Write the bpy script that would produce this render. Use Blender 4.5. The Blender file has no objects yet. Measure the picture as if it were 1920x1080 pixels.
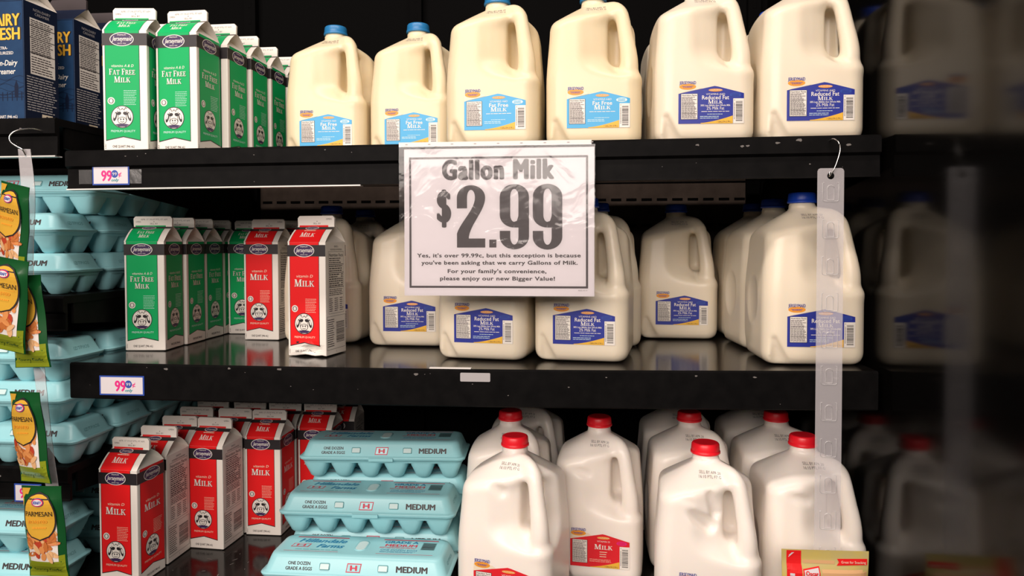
import bpy, math, random
import numpy as np
from mathutils import Vector, Matrix
from mathutils.bvhtree import BVHTree

random.seed(7)
SC = bpy.context.scene
COL = SC.collection
R = math.radians

# ------------------------------------------------------------------ camera
YAW, PITCH, ROLL = 0.0926512, 0.0276610, -0.0025288
CAM = Vector((0.79688, -1.06405, 0.18725))
cy, sy, cp, sp = math.cos(YAW), math.sin(YAW), math.cos(PITCH), math.sin(PITCH)
fwd = Vector((-sy * cp, cy * cp, -sp)); rgt = Vector((cy, sy, 0)); upv = rgt.cross(fwd)
r2 = rgt * math.cos(ROLL) + upv * math.sin(ROLL)
u2 = -rgt * math.sin(ROLL) + upv * math.cos(ROLL)
cd = bpy.data.cameras.new('camera')
cam = bpy.data.objects.new('camera', cd); COL.objects.link(cam)
cam.matrix_world = Matrix(((r2.x, u2.x, -fwd.x, CAM.x), (r2.y, u2.y, -fwd.y, CAM.y),
                           (r2.z, u2.z, -fwd.z, CAM.z), (0, 0, 0, 1)))
cd.sensor_width = 36.0
cd.lens = 36.0 * 1352.76 / 1920.0
cd.shift_y = (492.76 - 540.0) / 1920.0
cd.clip_start = 0.01
SC.camera = cam

# ------------------------------------------------------------------ light
w = bpy.data.worlds.new('world'); SC.world = w; w.use_nodes = True
bg = w.node_tree.nodes['Background']
bg.inputs[0].default_value = (1.0, 0.88, 0.78, 1); bg.inputs[1].default_value = 0.05

def area(name, loc, aim, sx, sz, power, col):
    l = bpy.data.lights.new(name, 'AREA'); l.shape = 'RECTANGLE'; l.size = sx; l.size_y = sz
    l.energy = power; l.color = col
    o = bpy.data.objects.new(name, l); COL.objects.link(o)
    o.location = loc
    o.rotation_euler = (Vector(aim) - Vector(loc)).to_track_quat('-Z', 'Y').to_euler()
    return o

area('canopy_tube_light', (0.45, -0.75, 1.75), (0.45, 0.08, 0.0), 2.4, 0.14, 28, (1.0, 0.875, 0.80))
area('store_ceiling_light', (0.05, -2.5, 1.0), (0.5, 0.1, -0.1), 2.8, 1.0, 84, (1.0, 0.875, 0.80))
SC.view_settings.view_transform = 'Standard'
SC.view_settings.look = 'None'
SC.view_settings.gamma = 1.0
SC.view_settings.use_curve_mapping = False
SC.view_settings.exposure = 0.10

# ------------------------------------------------------------------ materials
M = {}
def mat(name, col, rough=0.5, spec=0.5, metal=0.0, sss=0.0, coat=0.0, noise=None, bump=0.0, bscale=200.0):
    m = bpy.data.materials.new(name); m.use_nodes = True
    nt = m.node_tree; b = nt.nodes['Principled BSDF']
    b.inputs['Base Color'].default_value = (*col, 1)
    b.inputs['Roughness'].default_value = rough
    b.inputs['Specular IOR Level'].default_value = spec
    b.inputs['Metallic'].default_value = metal
    if coat: b.inputs['Coat Weight'].default_value = coat; b.inputs['Coat Roughness'].default_value = 0.12
    if sss:
        b.inputs['Subsurface Weight'].default_value = sss
        b.inputs['Subsurface Radius'].default_value = (1.0, 0.7, 0.4)
        b.inputs['Subsurface Scale'].default_value = 0.012
    if noise or bump:
        tc = nt.nodes.new('ShaderNodeTexCoord'); n = nt.nodes.new('ShaderNodeTexNoise')
        n.inputs['Scale'].default_value = bscale; n.inputs['Detail'].default_value = 4
        nt.links.new(tc.outputs['Object'], n.inputs['Vector'])
        if noise:
            rp = nt.nodes.new('ShaderNodeValToRGB')
            rp.color_ramp.elements[0].position = 0.3; rp.color_ramp.elements[1].position = 0.75
            rp.color_ramp.elements[0].color = (*col, 1); rp.color_ramp.elements[1].color = (*noise, 1)
            nt.links.new(n.outputs['Fac'], rp.inputs['Fac']); nt.links.new(rp.outputs['Color'], b.inputs['Base Color'])
        if bump:
            bp = nt.nodes.new('ShaderNodeBump'); bp.inputs['Strength'].default_value = bump
            bp.inputs['Distance'].default_value = 0.001
            nt.links.new(n.outputs['Fac'], bp.inputs['Height']); nt.links.new(bp.outputs['Normal'], b.inputs['Normal'])
    M[name] = m
    return m

mat('milk_fatfree', (0.80, 0.68, 0.46), 0.36, 0.45, sss=0.25, bump=0.03, bscale=60)
mat('milk_reduced', (0.83, 0.735, 0.575), 0.36, 0.45, sss=0.25, bump=0.03, bscale=60)
mat('milk_whole', (0.95, 0.87, 0.79), 0.34, 0.45, sss=0.25, bump=0.03, bscale=60)
mat('black_paint', (0.0028, 0.0026, 0.0027), 0.5, 0.05, noise=(0.0058, 0.0053, 0.0052), bscale=45)
mat('black_gloss', (0.008, 0.0075, 0.007), 0.14, 0.24, noise=(0.007, 0.006, 0.0055), bscale=30)
mat('black_wall', (0.0012, 0.0011, 0.0011), 0.8, 0.06)
mat('brown_wall', (0.06, 0.044, 0.035), 0.7, 0.1, noise=(0.10, 0.074, 0.06), bscale=25)
mat('black_panel', (0.002, 0.0018, 0.0016), 0.125, 0.14)
mat('paper_white', (0.68, 0.635, 0.655), 0.55, 0.3)
mat('carton_white', (0.84, 0.79, 0.72), 0.42, 0.4)
mat('carton_green', (0.003, 0.40, 0.115), 0.5, 0.22)
mat('carton_green_dark', (0.002, 0.12, 0.03), 0.5, 0.22)
mat('carton_red', (0.80, 0.012, 0.014), 0.5, 0.22)
mat('carton_red_dark', (0.22, 0.004, 0.006), 0.5, 0.22)
mat('carton_blue', (0.010, 0.036, 0.095), 0.5, 0.22, noise=(0.014, 0.05, 0.125), bscale=40)
mat('carton_navy', (0.006, 0.012, 0.035), 0.5, 0.22)
mat('ink_black', (0.02, 0.016, 0.018), 0.45, 0.4)
mat('ink_grey', (0.19, 0.165, 0.165), 0.5, 0.3)
mat('ink_charcoal', (0.055, 0.043, 0.045), 0.5, 0.3)
mat('ink_purple', (0.045, 0.02, 0.09), 0.45, 0.4)
mat('ink_yellow', (0.85, 0.48, 0.05), 0.45, 0.4)
mat('ink_orange', (0.85, 0.33, 0.03), 0.45, 0.4)
mat('ink_cream', (0.86, 0.74, 0.56), 0.45, 0.4)
mat('ink_pink', (0.75, 0.02, 0.22), 0.45, 0.4)
mat('ink_teal', (0.02, 0.33, 0.36), 0.45, 0.4)
mat('ink_blue', (0.025, 0.07, 0.36), 0.45, 0.4)
mat('label_sky', (0.055, 0.40, 0.72), 0.4, 0.4)
mat('label_blue', (0.022, 0.035, 0.30), 0.4, 0.4)
mat('label_red', (0.75, 0.02, 0.03), 0.4, 0.4)
mat('cap_sky', (0.02, 0.18, 0.42), 0.35, 0.5)
mat('cap_blue', (0.01, 0.06, 0.48), 0.35, 0.5)
mat('cap_red', (0.90, 0.012, 0.025), 0.35, 0.5)
mat('foam_teal', (0.335, 0.69, 0.745), 0.34, 0.55, bump=0.05, bscale=400)
mat('foam_print_blue', (0.02, 0.22, 0.42), 0.5, 0.3)
mat('foam_print_red', (0.62, 0.05, 0.09), 0.5, 0.3)
mat('foam_light', (0.62, 0.80, 0.80), 0.4, 0.4)
mat('foam_emboss', (0.16, 0.40, 0.43), 0.5, 0.3)
mat('bag_green', (0.006, 0.075, 0.018), 0.25, 0.5)
mat('bag_lime', (0.24, 0.29, 0.015), 0.25, 0.5)
mat('bag_yellow', (0.66, 0.37, 0.04), 0.3, 0.5)
mat('bag_white', (0.75, 0.70, 0.66), 0.3, 0.5)
mat('bag_gold', (0.62, 0.48, 0.12), 0.3, 0.5, noise=(0.52, 0.44, 0.20), bscale=40)
mat('pasta_brown', (0.50, 0.15, 0.035), 0.4, 0.4)
mat('pasta_orange', (0.66, 0.26, 0.08), 0.4, 0.4)
mat('pasta_pale', (0.72, 0.42, 0.20), 0.4, 0.4)
mat('pasta_red', (0.45, 0.05, 0.02), 0.4, 0.4)
mat('wire_steel', (0.75, 0.73, 0.70), 0.25, 0.5, metal=1.0)
mat('white_trim', (0.78, 0.74, 0.70), 0.4, 0.5)
mat('paint_chip', (0.16, 0.145, 0.135), 0.6, 0.3)
mat('shelf_tag_grey', (0.42, 0.40, 0.40), 0.5, 0.3)

def clear_mat(name, tint, opaque, gl, rough=0.12, bump=0.0, bscale=30):
    m = bpy.data.materials.new(name); m.use_nodes = True
    nt = m.node_tree; nt.nodes.clear()
    out = nt.nodes.new('ShaderNodeOutputMaterial')
    tr = nt.nodes.new('ShaderNodeBsdfTransparent')
    df = nt.nodes.new('ShaderNodeBsdfDiffuse'); df.inputs[0].default_value = (*tint, 1)
    gs = nt.nodes.new('ShaderNodeBsdfGlossy'); gs.inputs['Roughness'].default_value = rough
    gs.inputs[0].default_value = (1, 1, 1, 1)
    m1 = nt.nodes.new('ShaderNodeMixShader'); m1.inputs[0].default_value = opaque
    m2 = nt.nodes.new('ShaderNodeMixShader')
    lw = nt.nodes.new('ShaderNodeFresnel'); lw.inputs['IOR'].default_value = 1.4
    mul = nt.nodes.new('ShaderNodeMath'); mul.operation = 'MULTIPLY'; mul.inputs[1].default_value = gl
    nt.links.new(lw.outputs[0], mul.inputs[0]); nt.links.new(mul.outputs[0], m2.inputs[0])
    nt.links.new(tr.outputs[0], m1.inputs[1]); nt.links.new(df.outputs[0], m1.inputs[2])
    nt.links.new(m1.outputs[0], m2.inputs[1]); nt.links.new(gs.outputs[0], m2.inputs[2])
    if bump:
        tc = nt.nodes.new('ShaderNodeTexCoord'); n = nt.nodes.new('ShaderNodeTexNoise')
        n.inputs['Scale'].default_value = bscale; n.inputs['Detail'].default_value = 3
        n.inputs['Distortion'].default_value = 1.5
        bp = nt.nodes.new('ShaderNodeBump'); bp.inputs['Strength'].default_value = bump; bp.inputs['Distance'].default_value = 0.004
        nt.links.new(tc.outputs['Object'], n.inputs['Vector']); nt.links.new(n.outputs['Fac'], bp.inputs['Height'])
        nt.links.new(bp.outputs['Normal'], gs.inputs['Normal']); nt.links.new(bp.outputs['Normal'], lw.inputs['Normal'])
    nt.links.new(m2.outputs[0], out.inputs['Surface'])
    M[name] = m
clear_mat('clear_sleeve', (0.9, 0.88, 0.88), 0.02, 1.3, 0.10, 0.35, 13)
clear_mat('frosted_strip', (0.80, 0.76, 0.78), 0.29, 1.2, 0.25)
clear_mat('strip_rib', (0.95, 0.93, 0.93), 0.38, 1.5, 0.2)
clear_mat('clear_tape', (0.8, 0.8, 0.8), 0.03, 1.0, 0.2, 0.12, 40)

# ------------------------------------------------------------------ mesh helpers
class MB:
    def __init__(s): s.v = []; s.f = []; s.m = []; s.sm = []; s.slots = []
    def slot(s, n):
        if n not in s.slots: s.slots.append(n)
        return s.slots.index(n)
    def add(s, verts, faces, m, smooth=False):
        b = len(s.v); k = s.slot(m)
        s.v.extend([tuple(v) for v in verts])
        for f in faces:
            s.f.append([b + i for i in f]); s.m.append(k); s.sm.append(smooth)
        return s
    def box(s, x0, x1, y0, y1, z0, z1, m):
        v = [(x0,y0,z0),(x1,y0,z0),(x1,y1,z0),(x0,y1,z0),(x0,y0,z1),(x1,y0,z1),(x1,y1,z1),(x0,y1,z1)]
        return s.add(v, [(0,3,2,1),(4,5,6,7),(0,1,5,4),(1,2,6,5),(2,3,7,6),(3,0,4,7)], m)
    def loft(s, rings, m, smooth=True, cap0=True, cap1=True):
        n = len(rings[0]); v = [p for r in rings for p in r]; f = []
        for i in range(len(rings) - 1):
            for j in range(n):
                k = (j + 1) % n
                f.append((i*n+j, i*n+k, (i+1)*n+k, (i+1)*n+j))
        s.add(v, f, m, smooth)
        if cap0: s.add(rings[0], [tuple(range(n))[::-1]], m)
        if cap1: s.add(rings[-1], [tuple(range(n))], m)
        return s
    def tube(s, pts, rad, m, n=8):
        pts = [Vector(p) for p in pts]; rings = []
        for i, p in enumerate(pts):
            t = (pts[min(i+1, len(pts)-1)] - pts[max(i-1, 0)]).normalized()
            a = Vector((0, 0, 1)) if abs(t.z) < 0.9 else Vector((0, 1, 0))
            e1 = t.cross(a).normalized(); e2 = t.cross(e1)
            rings.append([p + (e1*math.cos(k*2*math.pi/n) + e2*math.sin(k*2*math.pi/n))*rad for k in range(n)])
        return s.loft(rings, m)
    def wire(s, pts, rad, m, k=6):
        P = [Vector(p) for p in pts]; out = []
        for i in range(len(P)-1):
            a, b, c, d = P[max(i-1, 0)], P[i], P[i+1], P[min(i+2, len(P)-1)]
            for j in range(k):
                f = j/k; out.append(.5*(2*b + (c-a)*f + (2*a-5*b+4*c-d)*f*f + (3*b-a-3*c+d)*f**3))
        return s.tube(out + [P[-1]], rad, m)
    def mesh(s, name):
        me = bpy.data.meshes.new(name); me.from_pydata(s.v, [], s.f)
        for n in s.slots: me.materials.append(M[n])
        me.polygons.foreach_set('material_index', s.m)
        me.polygons.foreach_set('use_smooth', s.sm)
        me.update()
        return me

def obj(name, me, parent=None, loc=None, rot=None):
    if isinstance(me, MB): me = me.mesh(name)
    o = bpy.data.objects.new(name, me); COL.objects.link(o)
    if parent: o.parent = parent
    if loc is not None: o.location = loc
    if rot is not None: o.rotation_euler = rot
    return o
def tag(o, label, cat, group=None):
    o['label'] = label; o['category'] = cat
    if group: o['group'] = group
    return o
def thing(name, label, cat, loc=(0, 0, 0), rz=0.0, group=None, rot=None):
    o = bpy.data.objects.new(name, None); COL.objects.link(o); o.empty_display_size = 0.02
    o.location = loc; o.rotation_euler = rot if rot else (0, 0, rz)
    return tag(o, label, cat, group)
def dup(root, label, loc, rz, group=None, rot=None):
    c = root.copy(); COL.objects.link(c); c['label'] = label
    c.location = loc; c.rotation_euler = rot if rot else (0, 0, rz)
    if group: c['group'] = group
    for ch in list(root.children):
        d = ch.copy(); COL.objects.link(d); d.parent = c
        for g in list(ch.children):
            h = g.copy(); COL.objects.link(h); h.parent = d
    return c
def struct(name, mb, loc=None):
    o = obj(name, mb, None, loc); o['kind'] = 'structure'; return o

def rrect(hx, hy, r, z, n=4, cx=0, cy=0):
    out = []
    for (sx, sy_, a0) in ((1, -1, -90), (1, 1, 0), (-1, 1, 90), (-1, -1, 180)):
        for k in range(n + 1):
            a = R(a0 + 90.0 * k / n)
            out.append((cx + sx*(hx-r) + r*math.cos(a), cy + sy_*(hy-r) + r*math.sin(a), z))
    return out

# ------------------------------------------------------------------ flat printing: 2-D shapes, then laid on a surface
_tc = {}
def text2d(s, res=2, bold=0.0, sp=1.0):
    k = (s, res, bold, sp)
    if k in _tc: return _tc[k]
    cu = bpy.data.curves.new('t', 'FONT'); cu.body = s; cu.size = 1.0; cu.offset = bold; cu.resolution_u = res
    cu.align_x = 'LEFT'; cu.space_character = sp
    o = bpy.data.objects.new('t', cu); COL.objects.link(o)
    dg = bpy.context.evaluated_depsgraph_get(); dg.update()
    me = bpy.data.meshes.new_from_object(o.evaluated_get(dg))
    v = np.array([(p.co.x, p.co.y) for p in me.vertices]) if len(me.vertices) else np.zeros((0, 2))
    f = [tuple(p.vertices) for p in me.polygons]
    bpy.data.objects.remove(o); bpy.data.curves.remove(cu); bpy.data.meshes.remove(me)
    _tc[k] = (v, f)
    return _tc[k]
CAPH = float(text2d('H')[0][:, 1].max())

# slab-serif capitals for the carton lettering: strokes as quads in a unit-high box
def _st(x0, y0, x1, y1, w):
    return [(x0 - w/2, y0), (x0 + w/2, y0), (x1 + w/2, y1), (x1 - w/2, y1)]
def _hb(x0, x1, y0, y1): return [(x0, y0), (x1, y0), (x1, y1), (x0, y1)]
TH, TN = 0.17, 0.075
SERIF = {
 'F': (0.62, [_hb(.10,.10+TH,0,1), _hb(.02,.36,0,TN), _hb(.02,.60,1-TN,1), _hb(.27,.46,.47,.47+TN), _hb(.53,.60,.76,1), _hb(.41,.46,.38,.64)]),
 'E': (0.68, [_hb(.10,.10+TH,0,1), _hb(.02,.64,0,TN), _hb(.02,.60,1-TN,1), _hb(.27,.46,.47,.47+TN), _hb(.53,.60,.76,1), _hb(.57,.64,0,.26), _hb(.41,.46,.38,.64)]),
 'L': (0.64, [_hb(.10,.10+TH,0,1), _hb(.02,.61,0,TN), _hb(.02,.36,1-TN,1), _hb(.54,.61,0,.28)]),
 'I': (0.38, [_hb(.10,.10+TH,0,1), _hb(.02,.36,0,TN), _hb(.02,.36,1-TN,1)]),
 'T': (0.72, [_hb(.27,.27+TH,0,1), _hb(.17,.54,0,TN), _hb(.02,.69,1-TN,1), _hb(.02,.09,.74,1), _hb(.62,.69,.74,1)]),
 'A': (0.80, [_st(.12,0,.37,1,.075), _st(.63,0,.40,1,TH), _hb(.22,.55,.30,.30+TN), _hb(.0,.26,0,TN), _hb(.48,.80,0,TN)]),
 'R': (0.78, [_hb(.10,.10+TH,0,1), _hb(.02,.36,0,TN), _hb(.02,.46,1-TN,1), _hb(.27,.46,.46,.46+TN),
              [(.40,.46),(.50,.46),(.62,.60),(.62,.86),(.50,1),(.40,1),(.46,.9),(.46,.56)], _st(.66,0,.42,.47,TH), _hb(.58,.80,0,TN)]),
 'M': (0.98, [_st(.13,0,.15,1,.075), _st(.44,0,.20,1,TH), _st(.44,0,.74,1,.075), _hb(.70,.70+TH,0,1), _hb(.02,.26,0,TN), _hb(.60,.97,0,TN), _hb(.04,.22,1-TN,1), _hb(.72,.95,1-TN,1)]),
 'K': (0.80, [_hb(.10,.10+TH,0,1), _hb(.02,.36,0,TN), _hb(.02,.36,1-TN,1), _st(.26,.42,.62,1,.08), _st(.66,0,.40,.56,TH), _hb(.54,.80,0,TN), _hb(.50,.74,1-TN,1)]),
}

class Pr:
    """flat artwork in metres; layer k lies k steps above the surface"""
    def __init__(s): s.items = []
    def poly(s, pts, m, L=1): s.items.append(([tuple(p) for p in pts], [tuple(range(len(pts)))], m, L)); return s
    def rect(s, x0, y0, x1, y1, m, L=1, nx=1, ny=1):
        v = [(x0+(x1-x0)*i/nx, y0+(y1-y0)*j/ny) for j in range(ny+1) for i in range(nx+1)]
        f = [(j*(nx+1)+i, j*(nx+1)+i+1, (j+1)*(nx+1)+i+1, (j+1)*(nx+1)+i) for j in range(ny) for i in range(nx)]
        s.items.append((v, f, m, L)); return s
    def ell(s, cx, cy, rx, ry, m, L=1, n=20, rot=0):
        c, q = math.cos(rot), math.sin(rot)
        return s.poly([(cx + rx*math.cos(a)*c - ry*math.sin(a)*q, cy + rx*math.cos(a)*q + ry*math.sin(a)*c)
                       for a in (2*math.pi*k/n for k in range(n))], m, L)
    def line(s, pts, wd, m, L=1):
        for a, b in zip(pts[:-1], pts[1:]):
            d = Vector((b[0]-a[0], b[1]-a[1])); 
            if d.length < 1e-9: continue
            n = Vector((-d.y, d.x)).normalized()*wd/2; e = d.normalized()*wd*0.3
            s.poly([(a[0]-e.x+n.x, a[1]-e.y+n.y), (a[0]-e.x-n.x, a[1]-e.y-n.y), (b[0]+e.x-n.x, b[1]+e.y-n.y), (b[0]+e.x+n.x, b[1]+e.y+n.y)], m, L)
        return s
    def frame(s, x0, y0, x1, y1, t, m, L=1):
        s.rect(x0, y0, x1, y0+t, m, L, 14); s.rect(x0, y1-t, x1, y1, m, L, 14)
        s.rect(x0, y0+t, x0+t, y1-t, m, L, 1, 10); return s.rect(x1-t, y0+t, x1, y1-t, m, L, 1, 10)
    def text(s, t, cx, y, h, m, L=2, w=None, sx=1.0, shear=0.0, bold=0.0, align='c', res=2, arc=0.0, over=0.0, sp=1.0):
        if bold > 0.012 and not over: over = h*bold*0.9; bold = 0.0
        v, f = text2d(t, res, bold, sp)
        if not len(v): return s
        k = h / CAPH; p = v * k; x0, x1 = p[:, 0].min(), p[:, 0].max(); wd = x1 - x0
        if w: sx = w / wd
        X = (p[:, 0] - (x0 + x1)/2) * sx; Y = p[:, 1]
        X = X + Y*shear
        if align == 'l': X = X + wd*sx/2
        if align == 'r': X = X - wd*sx/2
        Y = Y - arc*X*X
        if over:
            for k in range(8):
                dx, dy = over*math.cos(k*math.pi/4), over*math.sin(k*math.pi/4)
                s.items.append((list(zip(cx + X + dx, y + Y + dy*.6)), f, m, L))
        s.items.append((list(zip(cx + X, y + Y)), f, m, L)); return s
    def serif(s, t, cx, y, h, m, L=2, w=None):
        big = True; x = 0; polys = []
        for ch in t:
            if ch == ' ': x += 0.30; big = True; continue
            k = 1.0 if big else 0.80
            adv, ps = SERIF[ch]
            for p in ps: polys.append([(x + q[0]*k, q[1]*k) for q in p])
            x += (adv + 0.03)*k; big = False
        sx = (w / x) if w else h
        for p in polys: s.poly([(cx + (q[0]-x/2)*sx, y + q[1]*h) for q in p], m, L)
        return s
    def lines(s, x0, y0, x1, y1, n, m, L=2, fill=0.5, rag=0.25, words=True):
        st = (y1-y0)/n; rnd = random.Random(int((x0*7+y0*13+n)*1e6))
        for i in range(n):
            y = y1 - (i+0.5)*st; xe = x1 - rag*(x1-x0)*rnd.random(); x = x0
            while x < xe - 1e-6:
                wl = (x1-x0)*(0.08+0.14*rnd.random()) if words else (x1-x0)*2
                e = min(x+wl, xe); s.rect(x, y-st*fill/2, e, y+st*fill/2, m, L); x = e + (x1-x0)*0.022
        return s
    def bars(s, x0, y0, x1, y1, m, L=2, n=26, vertical=False):
        rnd = random.Random(int((x0*5+y0*3)*1e6)); y = y0; seq = [0.5+rnd.random()*1.6 for _ in range(2*n)]; tot = sum(seq); p = 0
        for i, q in enumerate(seq):
            a = p/tot; b = (p+q)/tot; p += q
            if i % 2 == 0:
                if vertical: s.rect(x0+(x1-x0)*a, y0, x0+(x1-x0)*b, y1, m, L)
                else: s.rect(x0, y0+(y1-y0)*a, x1, y0+(y1-y0)*b, m, L)
        return s
    def onto(s, mb, fn):
        for i, (v, f, m, L) in enumerate(s.items): mb.add([fn(p[0], p[1], L + 0.022*(i % 20)) for p in v], f, m)
        return s
    def plane(s, mb, o, u, v, step=0.00012):
        o, u, v = Vector(o), Vector(u).normalized(), Vector(v).normalized(); n = u.cross(v)
        return s.onto(mb, lambda a, b, L: o + u*a + v*b + n*(L*step))

# ------------------------------------------------------------------ the setting: heights
def dtop(x): return -0.003 + 0.0055*max(0, min(1, x/1.219))
def dmid(x):
    t = max(0.0, min(1.0, x/1.219)); return 0.0005 + 0.003*t - 0.004*math.sin(math.pi*t)
ZT0, ZB = 0.3351, -0.375
def ZT(x): return ZT0 + dtop(x)
def ZM(x): return dmid(x)
PANEL_X = 1.2285
WALL_Y = 0.66

wb = MB(); wb.box(-2.6, PANEL_X, WALL_Y, WALL_Y+0.03, -0.5, 1.3, 'black_wall')
wb.box(-0.02, PANEL_X, WALL_Y-0.004, WALL_Y+0.002, 0.03, 0.325, 'brown_wall')
for k in range(34):
    x = 0.02 + k*0.0355
    wb.box(x, x+0.024, WALL_Y-0.0046, WALL_Y-0.003, 0.285, 0.291, 'black_wall')
    wb.box(x, x+0.024, WALL_Y-0.0046, WALL_Y-0.003, 0.225, 0.231, 'black_wall')
struct('wall_back', wb)
wr = MB(); wr.box(PANEL_X, PANEL_X+0.02, -0.75, WALL_Y+0.03, -0.55, 1.3, 'black_panel'); struct('wall_right', wr)
fl = MB(); fl.box(-2.6, PANEL_X, -0.145, WALL_Y, -0.55, -0.475, 'black_wall'); struct('floor', fl)
for i, x in enumerate((0.0, 0.41, 0.82, 1.195)):
    t = MB(); t.box(x-0.014, x+0.014, WALL_Y-0.022, WALL_Y-0.004, -0.475, 1.2, 'black_wall')
    for q in range(40): t.box(x-0.004, x+0.004, WALL_Y-0.0226, WALL_Y-0.0218, -0.4+q*0.04, -0.385+q*0.04, 'black_wall')
    struct('trim_%d' % (i+1), t)

# ------------------------------------------------------------------ shelves
def profile_x(mb, prof, x0, x1, m, dz=None, n=24, ends=True):
    rings = []
    for i in range(n+1):
        x = x0 + (x1-x0)*i/n; d = dz(x) if dz else 0.0
        rings.append([(x, y, z+d) for y, z in prof])
    k = len(prof); v = [p for r in rings for p in r]; f = []
    for i in range(n):
        for j in range(k):
            q = (j+1) % k; f.append((i*k+j, (i+1)*k+j, (i+1)*k+q, i*k+q))
    mb.add(v, f, m)
    if ends:
        mb.add(rings[0], [tuple(range(k))], m); mb.add(rings[-1], [tuple(range(k))[::-1]], m)
    return mb
def chips(mb, y, seed, x0, x1, z0, z1, n, dz, smin=0.0008, smax=0.0035, m='paint_chip'):
    rnd = random.Random(seed); pr = Pr()
    for _ in range(n):
        cx = x0 + (x1-x0)*rnd.random(); cz = z0 + (z1-z0)*rnd.random(); s_ = smin + (smax-smin)*rnd.random()**2
        pr.poly([(cx + s_*(1+0.8*rnd.random())*math.cos(a), cz + dz(cx) + 0.7*s_*(0.5+rnd.random())*math.sin(a)) for a in (k*2*math.pi/7 for k in range(7))], m, 1)
    pr.plane(mb, (0, y, 0), (1, 0, 0), (0, 0, 1), 0.0002)
def shelf(name, label, z, x0, x1, dz, h, mtop, seed, edge=None, step=True, depth=0.60):
    t = thing('shelf', label, 'shelf', (0, 0, 0), 0, 'black metal display shelves')
    d = MB(); profile_x(d, [(0.004, z-0.012), (0.004, z), (depth, z), (depth, z-0.012)], x0, x1, mtop, dz)
    rnd = random.Random(seed); pr = Pr()
    obj('deck', d, t)
    l = MB(); a = 0.024 if step else 0.012
    if step:
        prof = [(0.004, z), (-0.003, z+0.0005), (-0.006, z-0.003), (-0.006, z-a), (0.0, z-a-0.004), (-0.001, z-h+0.003), (-0.003, z-h), (0.004, z-h)]
    else:
        prof = [(0.004, z), (-0.001, z+0.0005), (-0.004, z-0.002), (-0.004, z-h+0.002), (-0.002, z-h), (0.004, z-h)]
    profile_x(l, prof, x0, x1, 'black_paint', dz)
    yf = -0.006 if step else -0.004
    chips(l, yf-0.0001, seed, x0+0.03, x1-0.03, z-a+0.002, z-0.003, 14, dz, 0.0005, 0.0028)
    chips(l, -0.0043 if not step else -0.0015, seed+1, x0+0.03, x1-0.03, z-h+0.004, z-a-0.006, 8, dz, 0.0004, 0.0016)
    lip = obj('front_rail', l, t)
    if edge:
        e = MB(); profile_x(e, [(-0.004, z-h-0.0022), (-0.004, z-h-0.0004), (0.012, z-h-0.0004), (0.012, z-h-0.0022)], edge[0], edge[1], 'white_trim', dz); obj('bottom_edge_strip', e, t)
    n = 0
    for bx in (x0+0.002, x1-0.006):
        b = MB(); b.add([(bx, 0.02, z-0.012+dz(bx)), (bx, WALL_Y-0.006, z-0.012+dz(bx)), (bx, WALL_Y-0.006, z-0.10+dz(bx)), (bx, 0.02, z-0.045+dz(bx)),
                         (bx+0.004, 0.02, z-0.012+dz(bx)), (bx+0.004, WALL_Y-0.006, z-0.012+dz(bx)), (bx+0.004, WALL_Y-0.006, z-0.10+dz(bx)), (bx+0.004, 0.02, z-0.045+dz(bx))],
                        [(0,1,2,3),(7,6,5,4),(0,4,5,1),(1,5,6,2),(2,6,7,3),(3,7,4,0)], 'black_paint')
        obj('bracket', b, t)
    return t
zero = lambda x: 0.0
shelf('shelf', 'top black metal shelf carrying green cartons and the upper row of milk jugs', ZT0, 0.0, 1.219, dtop, 0.0585, 'black_gloss', 3, (0.0, 0.47))
ms = shelf('shelf', 'glossy black middle shelf with a lone red carton near its edge', 0.0, 0.0, 1.219, dmid, 0.0560, 'black_gloss', 9, None, False)
shelf('shelf', 'short black shelf at upper left under the blue creamer cartons', 0.384, -0.9, -0.016, zero, 0.058, 'black_paint', 21, (-0.9, -0.018))
shelf('shelf', 'black shelf at left under the upper stack of egg cartons', 0.105, -0.9, -0.008, zero, 0.055, 'black_paint', 31)
shelf('shelf', 'black shelf at lower left under the middle stack of egg cartons', -0.166, -0.9, -0.006, zero, 0.054, 'black_paint', 41)
bt = thing('shelf', 'black bottom deck holding red cartons, egg cartons and red capped jugs', 'shelf', (0, 0, 0), 0, 'black metal display shelves')
bd = MB(); bd.box(-1.6, PANEL_X-0.001, -0.14, WALL_Y-0.024, ZB-0.012, ZB, 'black_gloss')
rnd = random.Random(5); pr = Pr()
for _ in range(70):
    cx, cyy, s_ = 0.1+0.25*rnd.random(), -0.1+0.3*rnd.random(), 0.0006+0.003*rnd.random()**2; an = rnd.random()*6
    pr.ell(cx, cyy, s_*2, s_*0.5, 'paint_chip', 1, 7, an)
pr.plane(bd, (0, 0, ZB), (1, 0, 0), (0, 1, 0), 0.0002)
obj('deck', bd, bt)
bk = MB(); bk.box(-1.6, PANEL_X-0.001, -0.145, -0.139, -0.475, ZB+0.002, 'black_paint'); obj('front_rail', bk, bt)
# wire rods of the rack deep behind the left stacks
wt = thing('wire_rack', 'dark wire rack rails deep between the left egg shelves', 'rack', (0, 0, 0))
for k in range(4):
    q = MB(); q.tube([(-0.50, 0.30+0.045*k, 0.030), (-0.030, 0.30+0.045*k, 0.030)], 0.003, 'black_paint'); obj('rail', q, wt)

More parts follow.
